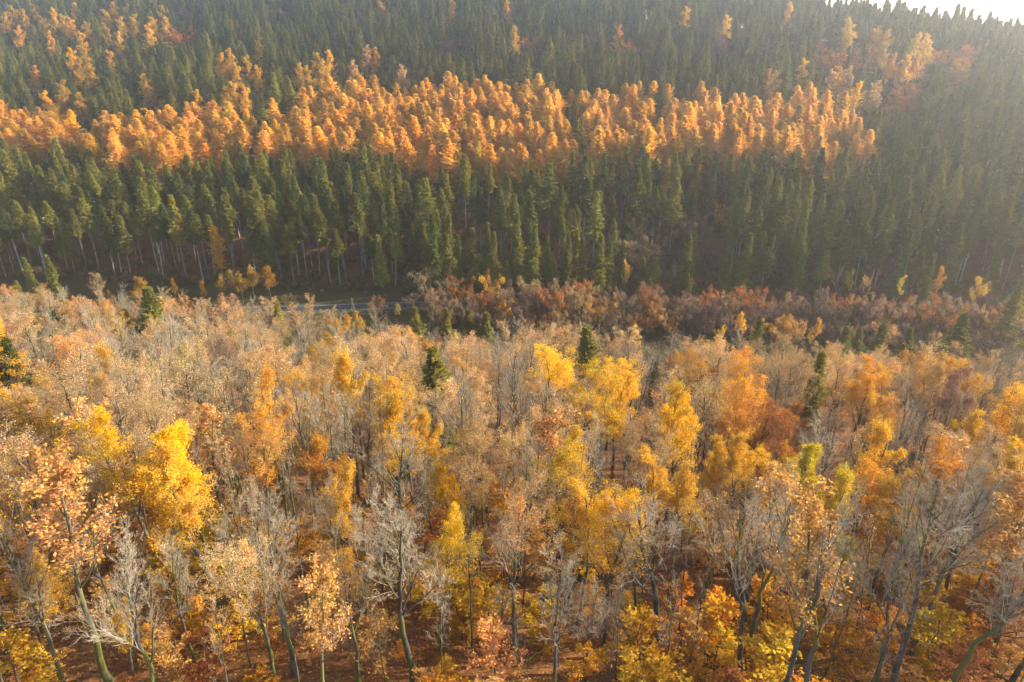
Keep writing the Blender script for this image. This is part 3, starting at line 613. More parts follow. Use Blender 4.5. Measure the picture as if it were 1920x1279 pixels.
def sapling(seed, H=6.0):
    """young understorey beech in tiers of leaves"""
    g = np.random.default_rng(seed)
    n = 8; s = np.linspace(0, 1, n)
    T = np.stack([np.cumsum(g.normal(size=n) * 0.08), np.cumsum(g.normal(size=n) * 0.08), s * H], -1)[None]; T[0, 0, :2] = 0
    r = (0.055 * (1 - s) + 0.012)[None]
    L1 = grow(T, r, 22, 0.12, 1.0, (55, 88), 0.42, 5, 0.03, 0.1, g, 0.5, 0.4, 0.7)
    L2 = grow(L1[0], L1[1], 7, 0.15, 1.0, (30, 60), 0.42, 3, 0.0, 0.1, g, 0.5, 0.5, rmin=0.006)
    c, tan = along(L2[0], 13, g, 0.0)
    c += g.normal(size=c.shape) * Q([[0.12, 0.12, 0.05]])
    a = unit(tan + g.normal(size=c.shape) * 0.6); a[:, 2] *= 0.4; a = unit(a)
    b = unit(np.cross(a, unit(g.normal(size=c.shape) * 0.45 + Q([[0, 0, 1.0]]))))
    sz = 0.105 * g.uniform(0.7, 1.3, len(c))[:, None]
    return dict(trunk=[tubes(T, r, 5)], limbs=[[(tubes(L1[0], L1[1], 3), M_TWIG), (tubes(L2[0], L2[1], 3), M_TWIG)]], leaves=cards(c, a * sz, b * sz * 0.6))

def conifer(seed, H, base, width, nb, sprigs, slope0, slope1, power, size, drop, clump=0.0, dead=0):
    """spruce or larch: tiers of boughs on a straight stem, each bough a rib with sprays of needles"""
    g = np.random.default_rng(seed)
    n = 9; s = np.linspace(0, 1, n)
    bend = g.normal(size=2) * 0.15
    T = np.stack([bend[0] * s ** 2, bend[1] * s ** 2, s * H], -1)[None]
    r = (0.24 * (1 - s) ** 0.9 + 0.015)[None] * (H / 30) ** 0.5; r[:, 0] *= 1.3
    u = base + (1 - base) * (np.arange(nb) + g.random(nb)) / nb
    u = np.clip(u ** 0.96, 0, 0.995)
    q = (1 - u) / (1 - base)
    low = np.clip((u - base) / 0.10, 0.35, 1)
    L = width * np.maximum(q, 0.0) ** power * low * g.uniform(0.62, 1.18, nb) + 0.18
    # boughs gather in irregular lobes so that the outline is uneven
    az = np.arange(nb) * 2.399 + g.normal(size=nb) * 0.35
    L *= 1 + 0.33 * np.sin(az * 2 + g.random() * 6 + u * 17) + 0.10 * np.sin(u * 60 + g.random() * 6)
    sl = slope1 + (slope0 - slope1) * (1 - q) + g.normal(size=nb) * 0.07
    m = 5; t = np.linspace(0, 1, m)
    X = np.stack([np.cos(az), np.sin(az)], -1)
    R_ = L[:, None] * t[None]
    Zo = L[:, None] * (sl[:, None] * t[None] + drop * (t[None] ** 2 - t[None]) )
    P = np.stack([X[:, :1] * R_ + bend[0] * u[:, None] ** 2, X[:, 1:] * R_ + bend[1] * u[:, None] ** 2, u[:, None] * H + Zo], -1)
    BR = np.linspace(1, 0.25, m)[None] * (0.012 + 0.016 * L[:, None] / width)
    ribs = tubes(P, BR, 3)
    k = sprigs
    tt = np.clip((np.arange(k)[None] + g.random((nb, k))) / k, 0.06, 1).ravel()
    bi = np.repeat(np.arange(nb), k)
    f = np.clip(tt * (m - 1), 0, m - 1.001); i = f.astype(int); w = (f - i)[:, None]
    c = P[bi, i] * (1 - w) + P[bi, i + 1] * w
    tan = unit(P[bi, i + 1] - P[bi, i])
    side = unit(np.cross(tan, Q([[0, 0, 1.0]]))) * np.where(g.random(len(bi)) < 0.5, -1, 1)[:, None]
    ln = size * (0.55 + 0.6 * np.sqrt(L[bi] / width)) * (1.15 - 0.45 * tt) * g.uniform(0.7, 1.25, len(bi))
    d = unit(tan * 0.75 + side * (0.75 + 0.3 * g.normal(size=(len(bi), 1))) + Q([[0, 0, -0.28]]) + g.normal(size=c.shape) * (0.16 + clump))
    c = c + d * ln[:, None] * 0.55 + g.normal(size=c.shape) * clump * 0.35
    upv = unit(Q([[0, 0, 1.0]]) + g.normal(size=c.shape) * (0.5 + clump))
    b = unit(np.cross(d, upv))
    nd = cards(c, d * ln[:, None] * 0.62, b * ln[:, None] * 0.24, 0.5)
    # tip
    tz = np.linspace(0, 1, 16)[:, None]
    c2 = np.concatenate([np.zeros((16, 2)) + bend[None], H * (0.975 + 0.03 * tz)], 1); a2 = unit(rand_dir(16, g) * 0.5 + Q([[0, 0, 0.8]]))
    nd2 = cards(c2, a2 * 0.28, unit(np.cross(a2, rand_dir(16, g))) * 0.08, 0.4)
    V = np.concatenate([nd[0], nd2[0]]); F = np.concatenate([nd[1], nd2[1] + len(nd[0])])
    br = [(ribs, M_SPRUCE_BARK)]
    if dead:
        ud = g.uniform(0.12, base, dead); ad = g.random(dead) * 6.3
        D = np.zeros((dead, 3, 3)); ll = g.uniform(0.5, 1.5, dead)
        for j in range(3):
            D[:, j] = np.stack([np.cos(ad) * ll * j / 2, np.sin(ad) * ll * j / 2, ud * H - 0.25 * ll * j / 2], -1)
        br.append((tubes(D, np.full((dead, 3), 0.015), 3), M_SPRUCE_BARK))
    return dict(trunk=[tubes(T, r, 7)], limbs=[br], leaves=(V, F))
# ------------------------------------------------------------------ the kinds of tree, each in several shapes
# SHAPES[key] = list of dict(H, trunk mesh, crown mesh or limb meshes, leaves mesh, all mesh)
SHAPES = {}
def add_shape(key, t, H, leaf_m, bark_m=None, split=False, whole=False):
    nm = key.replace(' ', '_')
    tr = [(v, f, bark_m or M_BARK) for v, f in t['trunk']]
    H = max(float(np.percentile(p[0][0][:, 2], 99.7)) for L in t['limbs'] for p in L) if t['leaves'] is None or key in ('oak', 'gold', 'beech') or 'near' in key else H
    d = dict(H=H, trunk=make_mesh(nm + '_trunk', tr))
    lm = [[(p[0][0], p[0][1], p[1]) for p in L] for L in t['limbs']]
    if split:
        d['limbs'] = [make_mesh(nm + '_limb', L) for L in lm]
    else:
        joined = [p for L in lm for p in L]
        if bark_m: joined.append((*t['leaves'], leaf_m))
        d['limbs'] = [make_mesh(nm + '_crown', joined, not bark_m)]
    if bark_m: t = dict(t, leaves=None)
    d['leaves'] = make_mesh(nm + '_leaves', [(*t['leaves'], leaf_m)], False) if t['leaves'] is not None else None
    if whole:
        parts = tr + (joined if not split else [])
        if t['leaves'] is not None: parts.append((*t['leaves'], leaf_m))
        d['all'] = make_mesh(nm + '_whole', parts, False)
    d['split'] = split
    SHAPES.setdefault(key, []).append(d)

for k in range(3): add_shape('bare near', broadleaf(100 + k, 24, ['beech', 'slim', 'beech'][k], 0 if k != 1 else 700, 0.13, twigs=5), 24, M_LEAF, split=True)
for k in range(2): add_shape('copper near', broadleaf(120 + k, 24, ['oak', 'beech'][k], 13000, 0.052, twigs=5), 24, M_LEAF, split=True)
for k in range(2): add_shape('gold near', broadleaf(140 + k, 24, ['beech', 'slim'][k], 28000, 0.062, twigs=3), 24, M_LEAF, split=True)
for k in range(4): add_shape('bare', broadleaf(200 + k, 24, ['beech', 'slim', 'beech', 'oak'][k], 0 if k < 3 else 900, 0.13), 24, M_LEAF, whole=True)
for k in range(3): add_shape('slender', slender(180 + k, 22, 500 if k == 1 else 0), 22, M_LEAF)
for k in range(4): add_shape('oak', broadleaf(220 + k, 24, ['oak', 'beech', 'oak', 'slim'][k], [8000, 4800, 10500, 3400][k], 0.07, twigs=4), 24, M_LEAF, whole=True)
for k in range(3): add_shape('gold', broadleaf(240 + k, 24, ['oak', 'beech', 'slim'][k], 22000, 0.07, twigs=3), 24, M_LEAF)
for k in range(2): add_shape('beech', broadleaf(260 + k, 24, 'beech', 16000, 0.07, twigs=3), 24, M_LEAF)
for k in range(4): add_shape('round', round_tree(300 + k, 12, [9000, 5000, 7000, 2500][k], 0.13), 12, M_LEAF, whole=True)
for k in range(2): add_shape('young', birch(320 + k, 14, 5500, 0.34, 0.32, 0.14), 14, M_LEAF)
for k in range(3): add_shape('full', birch(330 + k, 24, 13000, 0.26, 0.27, 0.17), 24, M_LEAF)
for k in range(3): add_shape('sapling', sapling(340 + k), 6, M_LEAF)
SP = dict(bark_m=M_SPRUCE_BARK)
for k in range(7): add_shape('stand', conifer(400 + k, 30, [0.42, 0.5, 0.36, 0.46, 0.3, 0.55, 0.4][k], [3.7, 3.2, 4.0, 3.5, 4.4, 3.0, 2.9][k], 250, 18, 0.35, -0.42, 0.85, 0.85, 0.25, 0.06, 22), 30, M_NEEDLE, whole=True, **SP)
for k in range(3): add_shape('high', conifer(410 + k, 30, [0.56, 0.6, 0.52][k], [3.3, 2.9, 3.6][k], 190, 18, 0.35, -0.42, 0.8, 0.85, 0.25, 0.06, 16), 30, M_NEEDLE, whole=True, **SP)
for k in range(3): add_shape('edge', conifer(420 + k, 30, 0.06, [3.4, 3.0, 3.7][k], 290, 17, 0.35, -0.5, 0.9, 0.9, 0.3, 0.06), 30, M_NEEDLE, whole=True, **SP)
for k in range(2): add_shape('open', conifer(440 + k, 22, 0.05, [3.3, 3.6][k], 260, 26, 0.4, -0.32, 0.9, 0.66, 0.3, 0.06), 22, M_NEEDLE, **SP)
for k in range(5): add_shape('larch', conifer(460 + k, 27, 0.34, [5.4, 4.9, 5.9, 4.7, 5.5][k], 270, 32, 0.30, -0.10, 0.74, 0.58, 0.3, 0.22, 10), 27, M_LARCH, whole=True, **SP)
for k in range(1): add_shape('slim', conifer(480 + k, 24, 0.3, 3.2, 110, 30, 0.4, -0.2, 0.28, 0.6, 0.2, 0.3), 24, M_LARCH, **SP)

PAL = dict(green=(0.148, 0.136, 0.021), dark=(0.075, 0.085, 0.019), bright=(0.205, 0.178, 0.023),
           gold=(0.740, 0.420, 0.016), gold2=(0.620, 0.350, 0.035), yellow=(0.80, 0.44, 0.012), amber=(0.640, 0.358, 0.028), lime=(0.520, 0.360, 0.020),
           lemon=(0.620, 0.360, 0.030), orange=(0.580, 0.263, 0.022), rust=(0.38, 0.14, 0.035), rustorange=(0.460, 0.146, 0.020), peach=(0.56, 0.335, 0.130),
           copper=(0.54, 0.275, 0.075), brown=(0.24, 0.140, 0.090), tan=(0.340, 0.218, 0.090), olive=(0.330, 0.200, 0.025), olive2=(0.420, 0.210, 0.020),
           moss=(0.160, 0.150, 0.020), larch=(0.80, 0.45, 0.062), larch2=(0.80, 0.45, 0.090))
PAL['orangelarch'] = (0.80, 0.43, 0.055)

# ------------------------------------------------------------------ the setting
def axis(a, b, c, fine, coarse):
    return np.unique(np.concatenate([np.arange(a, b, coarse), np.arange(b, c, fine)]))
gx = np.concatenate([np.arange(-900, -320, 20), np.arange(-320, 320, 4), np.arange(320, 901, 20)])
gy = np.concatenate([np.arange(-300, 20, 10), np.arange(20, 620, 3.5), np.arange(620, 1320, 20)])
GX, GY = np.meshgrid(gx, gy)
GZ = terrain(GX, GY)
nx, ny = len(gx), len(gy)
ii = (np.arange(ny - 1)[:, None] * nx + np.arange(nx - 1)[None]).ravel()
gm = make_mesh('ground', [(np.stack([GX, GY, GZ], -1).reshape(-1, 3), np.stack([ii, ii + 1, ii + nx + 1, ii + nx], -1), ground_material())])
ground = bpy.data.objects.new('ground', gm); col.objects.link(ground); ground['kind'] = 'structure'

def ribbon(name, pts, half, lift, m, kind='structure', shift=0.0):
    P = Q(pts, float); d = unit(np.gradient(P, axis=0)); nrm = np.stack([-d[:, 1], d[:, 0]], -1)
    A = P + nrm * (shift - half); B = P + nrm * (shift + half)
    zc = terrain(P[:, 0], P[:, 1]) + lift
    V = np.concatenate([np.column_stack([A, zc]), np.column_stack([B, zc]), np.column_stack([A - nrm * 0.5, zc - 0.5]), np.column_stack([B + nrm * 0.5, zc - 0.5])])
    n = len(P); i = np.arange(n - 1)
    F = np.concatenate([np.stack([i, i + 1, n + i + 1, n + i], -1), np.stack([2 * n + i, 2 * n + i + 1, i + 1, i], -1), np.stack([n + i, n + i + 1, 3 * n + i + 1, 3 * n + i], -1)])
    o = bpy.data.objects.new(name, make_mesh(name, [(V, F, m)], False)); col.objects.link(o); o['kind'] = kind
    return o
rx = np.linspace(-420, 420, 140)
ry = np.interp(rx, [-420, -200, -90, -62, -43, -21, 20, 90, 200, 420], [258, 236, 236.5, 239.4, 241.4, 241.8, 240, 232, 219, 193])
ry = np.convolve(np.pad(ry, 4, mode='edge'), np.ones(9) / 9, 'valid')
ROAD = np.stack([rx, ry], -1)
ribbon('verge', ROAD, 5.2, 0.22, flat_material('verge_grass', (0.035, 0.04, 0.016), (0.075, 0.07, 0.03), 0.8))
ribbon('road', ROAD, 3.0, 0.36, flat_material('asphalt', (0.032, 0.031, 0.032), (0.055, 0.053, 0.052), 0.7))
white = flat_material('road_paint', (0.30, 0.30, 0.29), (0.50, 0.50, 0.48), 3)
for sgn in (-1, 1): ribbon('road_marking', ROAD, 0.08, 0.366, white, shift=sgn * 2.7)

# haze: still autumn air filling the valley
hm = bpy.data.materials.new('valley_air'); hm.use_nodes = True
hn = hm.node_tree.nodes; hn.clear()
pv = hn.new('ShaderNodeVolumePrincipled'); pv.inputs['Density'].default_value = HAZE_DENSITY; pv.inputs['Anisotropy'].default_value = HAZE_G
pv.inputs['Color'].default_value = (0.96, 0.95, 0.94, 1)
ho = hn.new('ShaderNodeOutputMaterial'); hm.node_tree.links.new(pv.outputs[0], ho.inputs['Volume'])
hx, hy0, hy1, hz0, hz1 = 905, -305, 1325, float(GZ.min()) - 3, 172
hv = Q([[-hx, hy0, hz0], [hx, hy0, hz0], [hx, hy1, hz0], [-hx, hy1, hz0], [-hx, hy0, hz1], [hx, hy0, hz1], [hx, hy1, hz1], [-hx, hy1, hz1]], float)
hf = Q([[0, 3, 2, 1], [4, 5, 6, 7], [0, 1, 5, 4], [1, 2, 6, 5], [2, 3, 7, 6], [3, 0, 4, 7]])
haze = bpy.data.objects.new('haze', make_mesh('haze', [(hv, hf, hm)], False)); col.objects.link(haze); haze['kind'] = 'stuff'

# ------------------------------------------------------------------ where every tree stands
# a plan row: kind, shape key, x, y, height, width factor, colour name, label, anchor, hero flag
plan = [[*t, True] for t in TREES]
taken = [(t[2], t[3]) for t in TREES]
class Near:
    def __init__(s, c): s.c = c; s.d = {}
    def add(s, x, y): s.d.setdefault((int(x // s.c), int(y // s.c)), []).append((x, y))
    def free(s, x, y, r):
        i, j = int(x // s.c), int(y // s.c)
        for a in (-1, 0, 1):
            for b in (-1, 0, 1):
                for (p, q) in s.d.get((i + a, j + b), ()):
                    if (p - x) ** 2 + (q - y) ** 2 < r * r: return False
        return True
near_ = Near(8.0)
for p in taken: near_.add(*p)
def scatter(x0, x1, y0, y1, step, jit, ok, rmin, g):
    pts = []
    for j, y in enumerate(np.arange(y0, y1, step * 0.866)):
        for x in np.arange(x0, x1, step):
            px = x + (step / 2 if j % 2 else 0) + g.normal() * jit; py = y + g.normal() * jit
            if ok(px, py) and near_.free(px, py, rmin):
                near_.add(px, py); pts.append((px, py))
    return pts
def half_width(y, m):                                   # how far to the sides the wood is planted
    return 0.80 * (y * 0.91 + 40) + m

# -- larch stand
LX_LO = [-300, -252, -216, -162, -123, -64, -26, 10, 34, 82, 125, 153]; LY_LO = [350, 344, 348, 320, 335, 324, 314, 313, 317, 317, 304, 312]
LX_HI = [-300, -261, -199, -173, -140, -121, -100, -28, 27, 64, 126, 149, 158]; LY_HI = [382, 377, 366, 380, 368, 366, 391, 396, 379, 375, 360, 366, 338]
def in_larch(x, y):
    if x > 158: return False
    lo, hi = np.interp(x, LX_LO, LY_LO), np.interp(x, LX_HI, LY_HI)
    if not lo < y < hi: return False
    for (xa, ya, xb, yb, w) in ((31.5, 322, 27.5, 384, 2.3), (70, 345, 76, 380, 1.6), (-118, 345, -124, 366, 2.0), (-40, 318, -52, 350, 1.0)):
        t = min(max((y - ya) / (yb - ya), 0), 1)
        if ya <= y <= yb and abs(x - (xa + (xb - xa) * t)) < w: return False
    return True
for x, y in scatter(-330, 170, 300, 402, 6.9, 1.3, in_larch, 4.6, rng):
    c = rng.choice(['larch', 'larch2', 'orangelarch', 'gold', 'lime'], p=[0.42, 0.27, 0.22, 0.075, 0.015])
    plan.append(['larch_tree', 'larch', x, y, rng.triangular(22, 29, 32), rng.uniform(1.1, 1.6), c, '', '', False])

# -- spruce slope
def thin(x, y):
    v = y + 0.12 * x
    if -30 < x < 25 and 262 < v < 322: return 0.42
    if -200 < x < -60 and 255 < v < 300: return 0.8
    return 0.97
def in_spruce(x, y):
    v = y + 0.12 * x
    if v < 248 + 2 * math.sin(x * 0.07) or abs(x) > half_width(y, 25): return False
    if -10 < x - 40 * 1.0 < 45 and 254 < v < 285: return rng.random() < 0.35          # brown trees among the spruces
    return not in_larch(x, y) and rng.random() < thin(x, y)
for x, y in scatter(-520, 520, 245, 640, 6.8, 1.5, in_spruce, 3.8, rng):
    v = y + 0.12 * x
    front = v < 266 and (x > -52 or x < -170)
    key = 'edge' if front and rng.random() < 0.75 else 'stand'
    if v < 288 and x < -52: key = 'high' if rng.random() < 0.8 else 'stand'
    h = rng.triangular(17, 30, 36) * (0.86 if front else 1.0) * (0.92 if v > 400 else 1)
    if 0 < float(np.interp(x, LX_LO, LY_LO)) - y < 16 and x < 160: h *= 0.8
    plan.append(['spruce_tree', key, x, y, h, rng.uniform(0.85, 1.3), rng.choice(['green', 'dark', 'bright'], p=[0.58, 0.22, 0.2]), '', '', False])

# -- the brown row along the valley floor
for x, y in scatter(-28, 300, 150, 250, 5.2, 0.9, lambda x, y: 216 < y + 0.12 * x < 236 - (0 if x > 0 else 3) and abs(x) < half_width(y, 25), 3.2, rng):
    v = y + 0.12 * x
    plan.append(['bushy_tree', 'round', x, y, rng.uniform(11, 17) if v > 224 else rng.uniform(7, 12), rng.uniform(0.75, 1.05), rng.choice(['rust', 'brown', 'tan', 'copper', 'orange'], p=[0.10, 0.58, 0.22, 0.08, 0.02]), '', '', False])

for x, y in scatter(-190, -78, 200, 245, 4.6, 0.8, lambda x, y: 206 < y + 0.12 * x < 214 and y < float(np.interp(x, rx, ry)) - 6, 3.0, rng):
    plan.append(['bushy_tree', 'round', x, y, rng.uniform(7, 11), rng.uniform(0.8, 1.1), rng.choice(['brown', 'tan', 'rust']), '', '', False])
# -- the broadleaf wood on the near slope
PX = Q([(p[0], p[1]) for p in PATCHES]); PC = [p[2] for p in PATCHES]
MIX = dict(bare=[('bare_tree', 'bare', '', .80), ('copper_tree', 'oak', 'peach', .14), ('russet_tree', 'beech', 'brown', .06)],
           peach=[('copper_tree', 'oak', 'peach', .55), ('bare_tree', 'bare', '', .32), ('copper_tree', 'oak', 'copper', .13)],
           amberpeach=[('golden_tree', 'gold', 'amber', .40), ('copper_tree', 'oak', 'peach', .40), ('bare_tree', 'bare', '', .2)])
for c_ in ('gold', 'amber', 'lime'):
    MIX[c_] = [('golden_tree', 'gold', c_, .60), ('copper_tree', 'oak', 'peach', .18), ('bare_tree', 'bare', '', .2)]
MIX['copper'] = [('copper_tree', 'oak', 'copper', .6), ('russet_tree', 'beech', 'brown', .2), ('bare_tree', 'bare', '', .2)]
for c_ in ('orange', 'rust'):
    MIX[c_] = [('russet_tree', 'beech', c_, .62), ('copper_tree', 'oak', 'copper', .18), ('bare_tree', 'bare', '', .2)]
def in_wood(x, y):
    v = y + 0.12 * x
    return 45 < y and v < float(np.interp(x, [-150, -75, -40], [206, 201, 184])) + 3 * math.sin(x * 0.09) and abs(x) < half_width(y, 22) - 20
for x, y in scatter(-260, 260, 30, 230, 6.3, 1.2, in_wood, 4.4, rng):
    j = int(np.argmin(((PX - Q([x, y]) + rng.normal(size=2) * 2.2) ** 2).sum(1)))
    mix = MIX[PC[j]]
    k = rng.choice(len(mix), p=Q([m[3] for m in mix]) / sum(m[3] for m in mix))
    kind, key, c, _ = mix[k]
    if y < 74 and kind != 'golden_tree' and rng.random() < 0.5: kind, key, c = 'bare_tree', 'bare', ''
    v = y + 0.12 * x
    if v > 122 and kind != 'bare_tree' and rng.random() < 0.30: kind, key, c = 'bare_tree', 'bare', ''
    h = rng.uniform(20, 26.5) * (1.0 if v < 140 else 0.78)
    if y < 78: key = {'bare': 'bare near', 'oak': 'copper near', 'gold': 'gold near'}.get(key, key)
    plan.append([kind, key, x, y, h, rng.uniform(1.0, 1.35), c, '', '', False])
# -- slender stems between them
for x, y in scatter(-150, 150, 43, 96, 4.7, 1.4, lambda x, y: abs(x) < half_width(y, 6) - 20 and rng.random() < 0.8, 2.2, rng):
    plan.append(['slender_tree', 'slender', x, y, rng.uniform(16, 26), rng.uniform(0.65, 1.0), '', '', '', False])
# -- saplings under it
n_sap = 0
for x, y in scatter(-120, 120, 37, 96, 3.4, 1.2, lambda x, y: abs(x) < half_width(y, 4) - 20 and rng.random() < (0.8 if y < 76 else 0.3), 1.6, rng):
    if n_sap >= 295: break
    n_sap += 1
    plan.append(['sapling', 'sapling', x, y, rng.uniform(2.5, 9.0), rng.uniform(0.95, 1.5), rng.choice(['orange', 'amber', 'rust', 'copper', 'gold'], p=[0.42, 0.26, 0.12, 0.14, 0.06]), '', '', False])

# ------------------------------------------------------------------ which of them the camera can see, and how large
SW, SH = 640, 426
FPX = 24.75 / 36 * SW
def project(x, y, z):
    dz = z - CAM_Z; cp, sp_ = math.cos(PITCH), math.sin(PITCH)
    dep = y * cp - dz * sp_
    return SW / 2 + FPX * x / dep, SH / 2 - FPX * (y * sp_ + dz * cp) / dep, dep
zb = terrain(Q([p[2] for p in plan]), Q([p[3] for p in plan]))
buf = np.full((SH, SW), -1, np.int32)
SPREAD = dict(stand=.085, high=.08, edge=.11, open=.16, larch=.12, slim=.12, sapling=.35, round=.42, young=.2, full=.2)
# keep the sight lines to the trees that stand out: what grows in front of them is younger, or missing
def crown_radius(i):
    kind, key, x, y, h, w = plan[i][:6]
    return SPREAD.get(key, .17) * h * w * FPX / project(x, y, zb[i])[2]
heroes = []
for i, p in enumerate(plan):
    if p[9]:
        tx, ty, _ = project(p[2], p[3], zb[i] + p[4]); bx, by, _ = project(p[2], p[3], zb[i])
        deep = 0.42 if p[1] in ('near', 'open') else 0.26 if p[3] + 0.12 * p[2] < 214 else 0.5
        heroes.append((p[3], tx, ty, ty + deep * (by - ty), crown_radius(i), 1.0 if p[3] < 110 and p[8] else 0.5 if p[3] < 235 else 0.75))
dropped = set()
for i, p in enumerate(plan):
    if p[9]: continue
    r_ = crown_radius(i); h0 = p[4]
    for (hy, tx, ty, tb, hr, wide) in heroes:
        if p[3] > hy - 1.0 or (p[0] == 'larch_tree' and hy > 320): continue
        px, py, _ = project(p[2], p[3], zb[i] + p[4])
        if abs(px - tx) > wide * hr + 0.6 * wide * r_ or py > tb: continue
        while p[4] > 0.45 * h0 and project(p[2], p[3], zb[i] + p[4])[1] < tb: p[4] *= 0.95
        if project(p[2], p[3], zb[i] + p[4])[1] < tb: dropped.add(i)
plan = [p for i, p in enumerate(plan) if i not in dropped]
zb = terrain(Q([p[2] for p in plan]), Q([p[3] for p in plan]))
order = sorted(range(len(plan)), key=lambda i: -plan[i][3])
print('dropped', len(dropped))
view = {}
for i in order:
    kind, key, x, y, h, w = plan[i][:6]
    bx, by, dep = project(x, y, zb[i]); tx, ty, _ = project(x, y, zb[i] + h)
    view[i] = (tx, ty, bx, by, dep)
    rad = SPREAD.get(key, .17) * h * w * FPX / dep
    lo = 0.35 if key in ('stand', 'larch', 'high') else 0.05
    solid = 0.55 if kind in ('bare_tree',) else 0.9
    for r in range(max(0, int(ty)), min(SH, int(ty + (by - ty) * (1 - lo)) + 1)):
        t = (r - ty) / max(by - ty, 1e-6)
        hw = rad * (min(1, t / 0.45) if key not in ('round', 'sapling') else math.sqrt(max(0.0, 1 - (2 * t - 1) ** 2))) * solid
        cx = tx + (bx - tx) * t
        a, b = max(0, int(cx - hw + .5)), min(SW, int(cx + hw + .5))
        if b > a: buf[r, a:b] = i
seen = np.bincount(buf[buf >= 0], minlength=len(plan))
# ------------------------------------------------------------------ individuals: the 300 of a kind that show largest; the rest is stuff
LIMIT = 296
single = set()
def inside(i):
    tx, ty, bx, by, _ = view[i]                              # crowns of the open wood let one see between them
    return plan[i][3] < 125 and -25 < 0.6 * tx + 0.4 * bx < SW + 25 and ty < SH + 5 and plan[i][0] != 'spruce_tree'
for kind in sorted({p[0] for p in plan}):
    ids = [i for i in range(len(plan)) if plan[i][0] == kind]
    ids.sort(key=lambda i: (-int(plan[i][9]), -int(seen[i])))
    single |= {i for i in ids[:LIMIT] if seen[i] >= 3 or plan[i][9] or inside(i)}

CAT = dict(spruce_tree='spruce', larch_tree='larch', birch_tree='birch', golden_tree='tree', copper_tree='tree', russet_tree='tree',
           bare_tree='bare tree', slender_tree='slender tree', bushy_tree='tree', sapling='sapling')
GROUP = dict(spruce_tree='spruces', larch_tree='larches of the hillside stand', birch_tree='autumn trees among the spruces', golden_tree='golden leaved trees',
             copper_tree='copper leaved trees of the near wood', russet_tree='russet trees', bare_tree='bare trees', slender_tree='slender leafless stems of the near wood', bushy_tree='trees along the valley floor', sapling='saplings under the near wood')
def tint(c, g, s=0.12):
    r = Q(PAL.get(c, (1, 1, 1)))
    return (*np.clip(r * (1 + g.normal() * s) * (1 + g.normal(size=3) * 0.03), 0.002, 0.9), 1.0)
def place(i, label):
    kind, key, x, y, h, w, c = plan[i][:7]
    key = {'near': {'bare_tree': 'bare near', 'golden_tree': 'gold near', 'copper_tree': 'copper near'}.get(kind, 'bare near'), '': 'larch'}.get(key, key)
    opts = SHAPES[key]
    g = np.random.default_rng(1000 + i)
    s = opts[int(g.integers(len(opts)))]
    k = h / s['H']
    root = bpy.data.objects.new(kind, None); root.empty_display_size = 1.0
    root.location = (x, y, float(zb[i]) - 0.15)
    root.rotation_euler = (g.normal() * 0.03, g.normal() * 0.03, g.random() * 6.283)
    wk = k * w if key not in ('stand', 'high', 'larch', 'edge', 'open', 'slim') else (0.5 + 0.5 * k) * w
    root.scale = (wk, wk, k)
    root['label'] = label; root['category'] = CAT[kind]; root['group'] = GROUP[kind]
    col.objects.link(root)
    def child(name, me, colour=None):
        o = bpy.data.objects.new(name, me); o.parent = root
        if colour: o.color = colour
        col.objects.link(o)
    tc = tint(c or 'copper', g)
    child('trunk', s['trunk'])
    for L in s['limbs']: child('limb' if s['split'] else 'crown', L, tc if kind in ('spruce_tree', 'larch_tree') else None)
    if s['leaves'] is not None: child('leaves', s['leaves'], tc)

# ------------------------------------------------------------------ labels: each tree is told by its look and the landmark it stands by
WORDS = 'nearest second third fourth fifth sixth seventh eighth ninth tenth eleventh twelfth thirteenth fourteenth fifteenth sixteenth seventeenth eighteenth nineteenth twentieth'.split()
def look(i):
    kind, key, x, y, h, w, c = plan[i][:7]
    if kind == 'spruce_tree':
        return ('high crowned ' if key == 'high' else '') + ('full skirted ' if key == 'edge' else '') + dict(green='green', dark='dark green', bright='light green')[c] + ' spruce'
    if kind == 'larch_tree':
        return dict(larch='orange', larch2='pinkish orange', orangelarch='deep orange', gold='golden', lime='lime').get(c, 'orange') + ' larch'
    if kind == 'birch_tree':
        return dict(gold='golden', gold2='pale golden', amber='amber', orange='orange', peach='peach', lemon='pale yellow', olive='olive', olive2='olive').get(c, c) + ' crown'
    if kind == 'golden_tree': return dict(gold='golden', gold2='pale golden', amber='amber', lime='yellow green').get(c, 'golden') + ' tree'
    if kind == 'copper_tree': return dict(peach='peach leaved', copper='copper leaved').get(c, 'copper leaved') + ' tree'
    if kind == 'russet_tree': return dict(rust='rust red', rustorange='rusty orange', orange='burnt orange', brown='dull brown', tan='tan').get(c, 'russet') + ' crown'
    if kind == 'bushy_tree': return dict(rust='reddish', brown='brown', tan='tan', copper='copper', orange='orange').get(c, 'brown') + ' bushy tree'
    if kind == 'sapling': return dict(orange='orange', amber='amber', rust='rusty', copper='coppery', gold='golden').get(c, 'orange') + ' sapling'
    return 'slender leafless stem' if kind == 'slender_tree' else 'leafless grey tree'
anchors = [i for i in range(len(plan)) if plan[i][8]]
def mid(i):
    tx, ty, bx, by, _ = view[i]
    return (0.65 * tx + 0.35 * bx, 0.65 * ty + 0.35 * by)
near_side = lambda i: plan[i][3] + 0.12 * plan[i][2] < 200
buckets = {}
for i in single:
    if plan[i][7]: continue
    mx, my = mid(i)
    best = None
    for j in anchors:
        ax, ay = mid(j)
        dd = math.hypot(mx - ax, my - ay) * (1 if near_side(i) == near_side(j) else 1.8)
        if best is None or dd < best[0]: best = (dd, j, mx - ax, my - ay)
    dd, j, dx, dy = best
    where = ('to the right of' if dx > 0 else 'to the left of') if abs(dx) > abs(dy) else ('below' if dy > 0 else 'above')
    buckets.setdefault((look(i), where, j), []).append((dd, i))
labels = {}
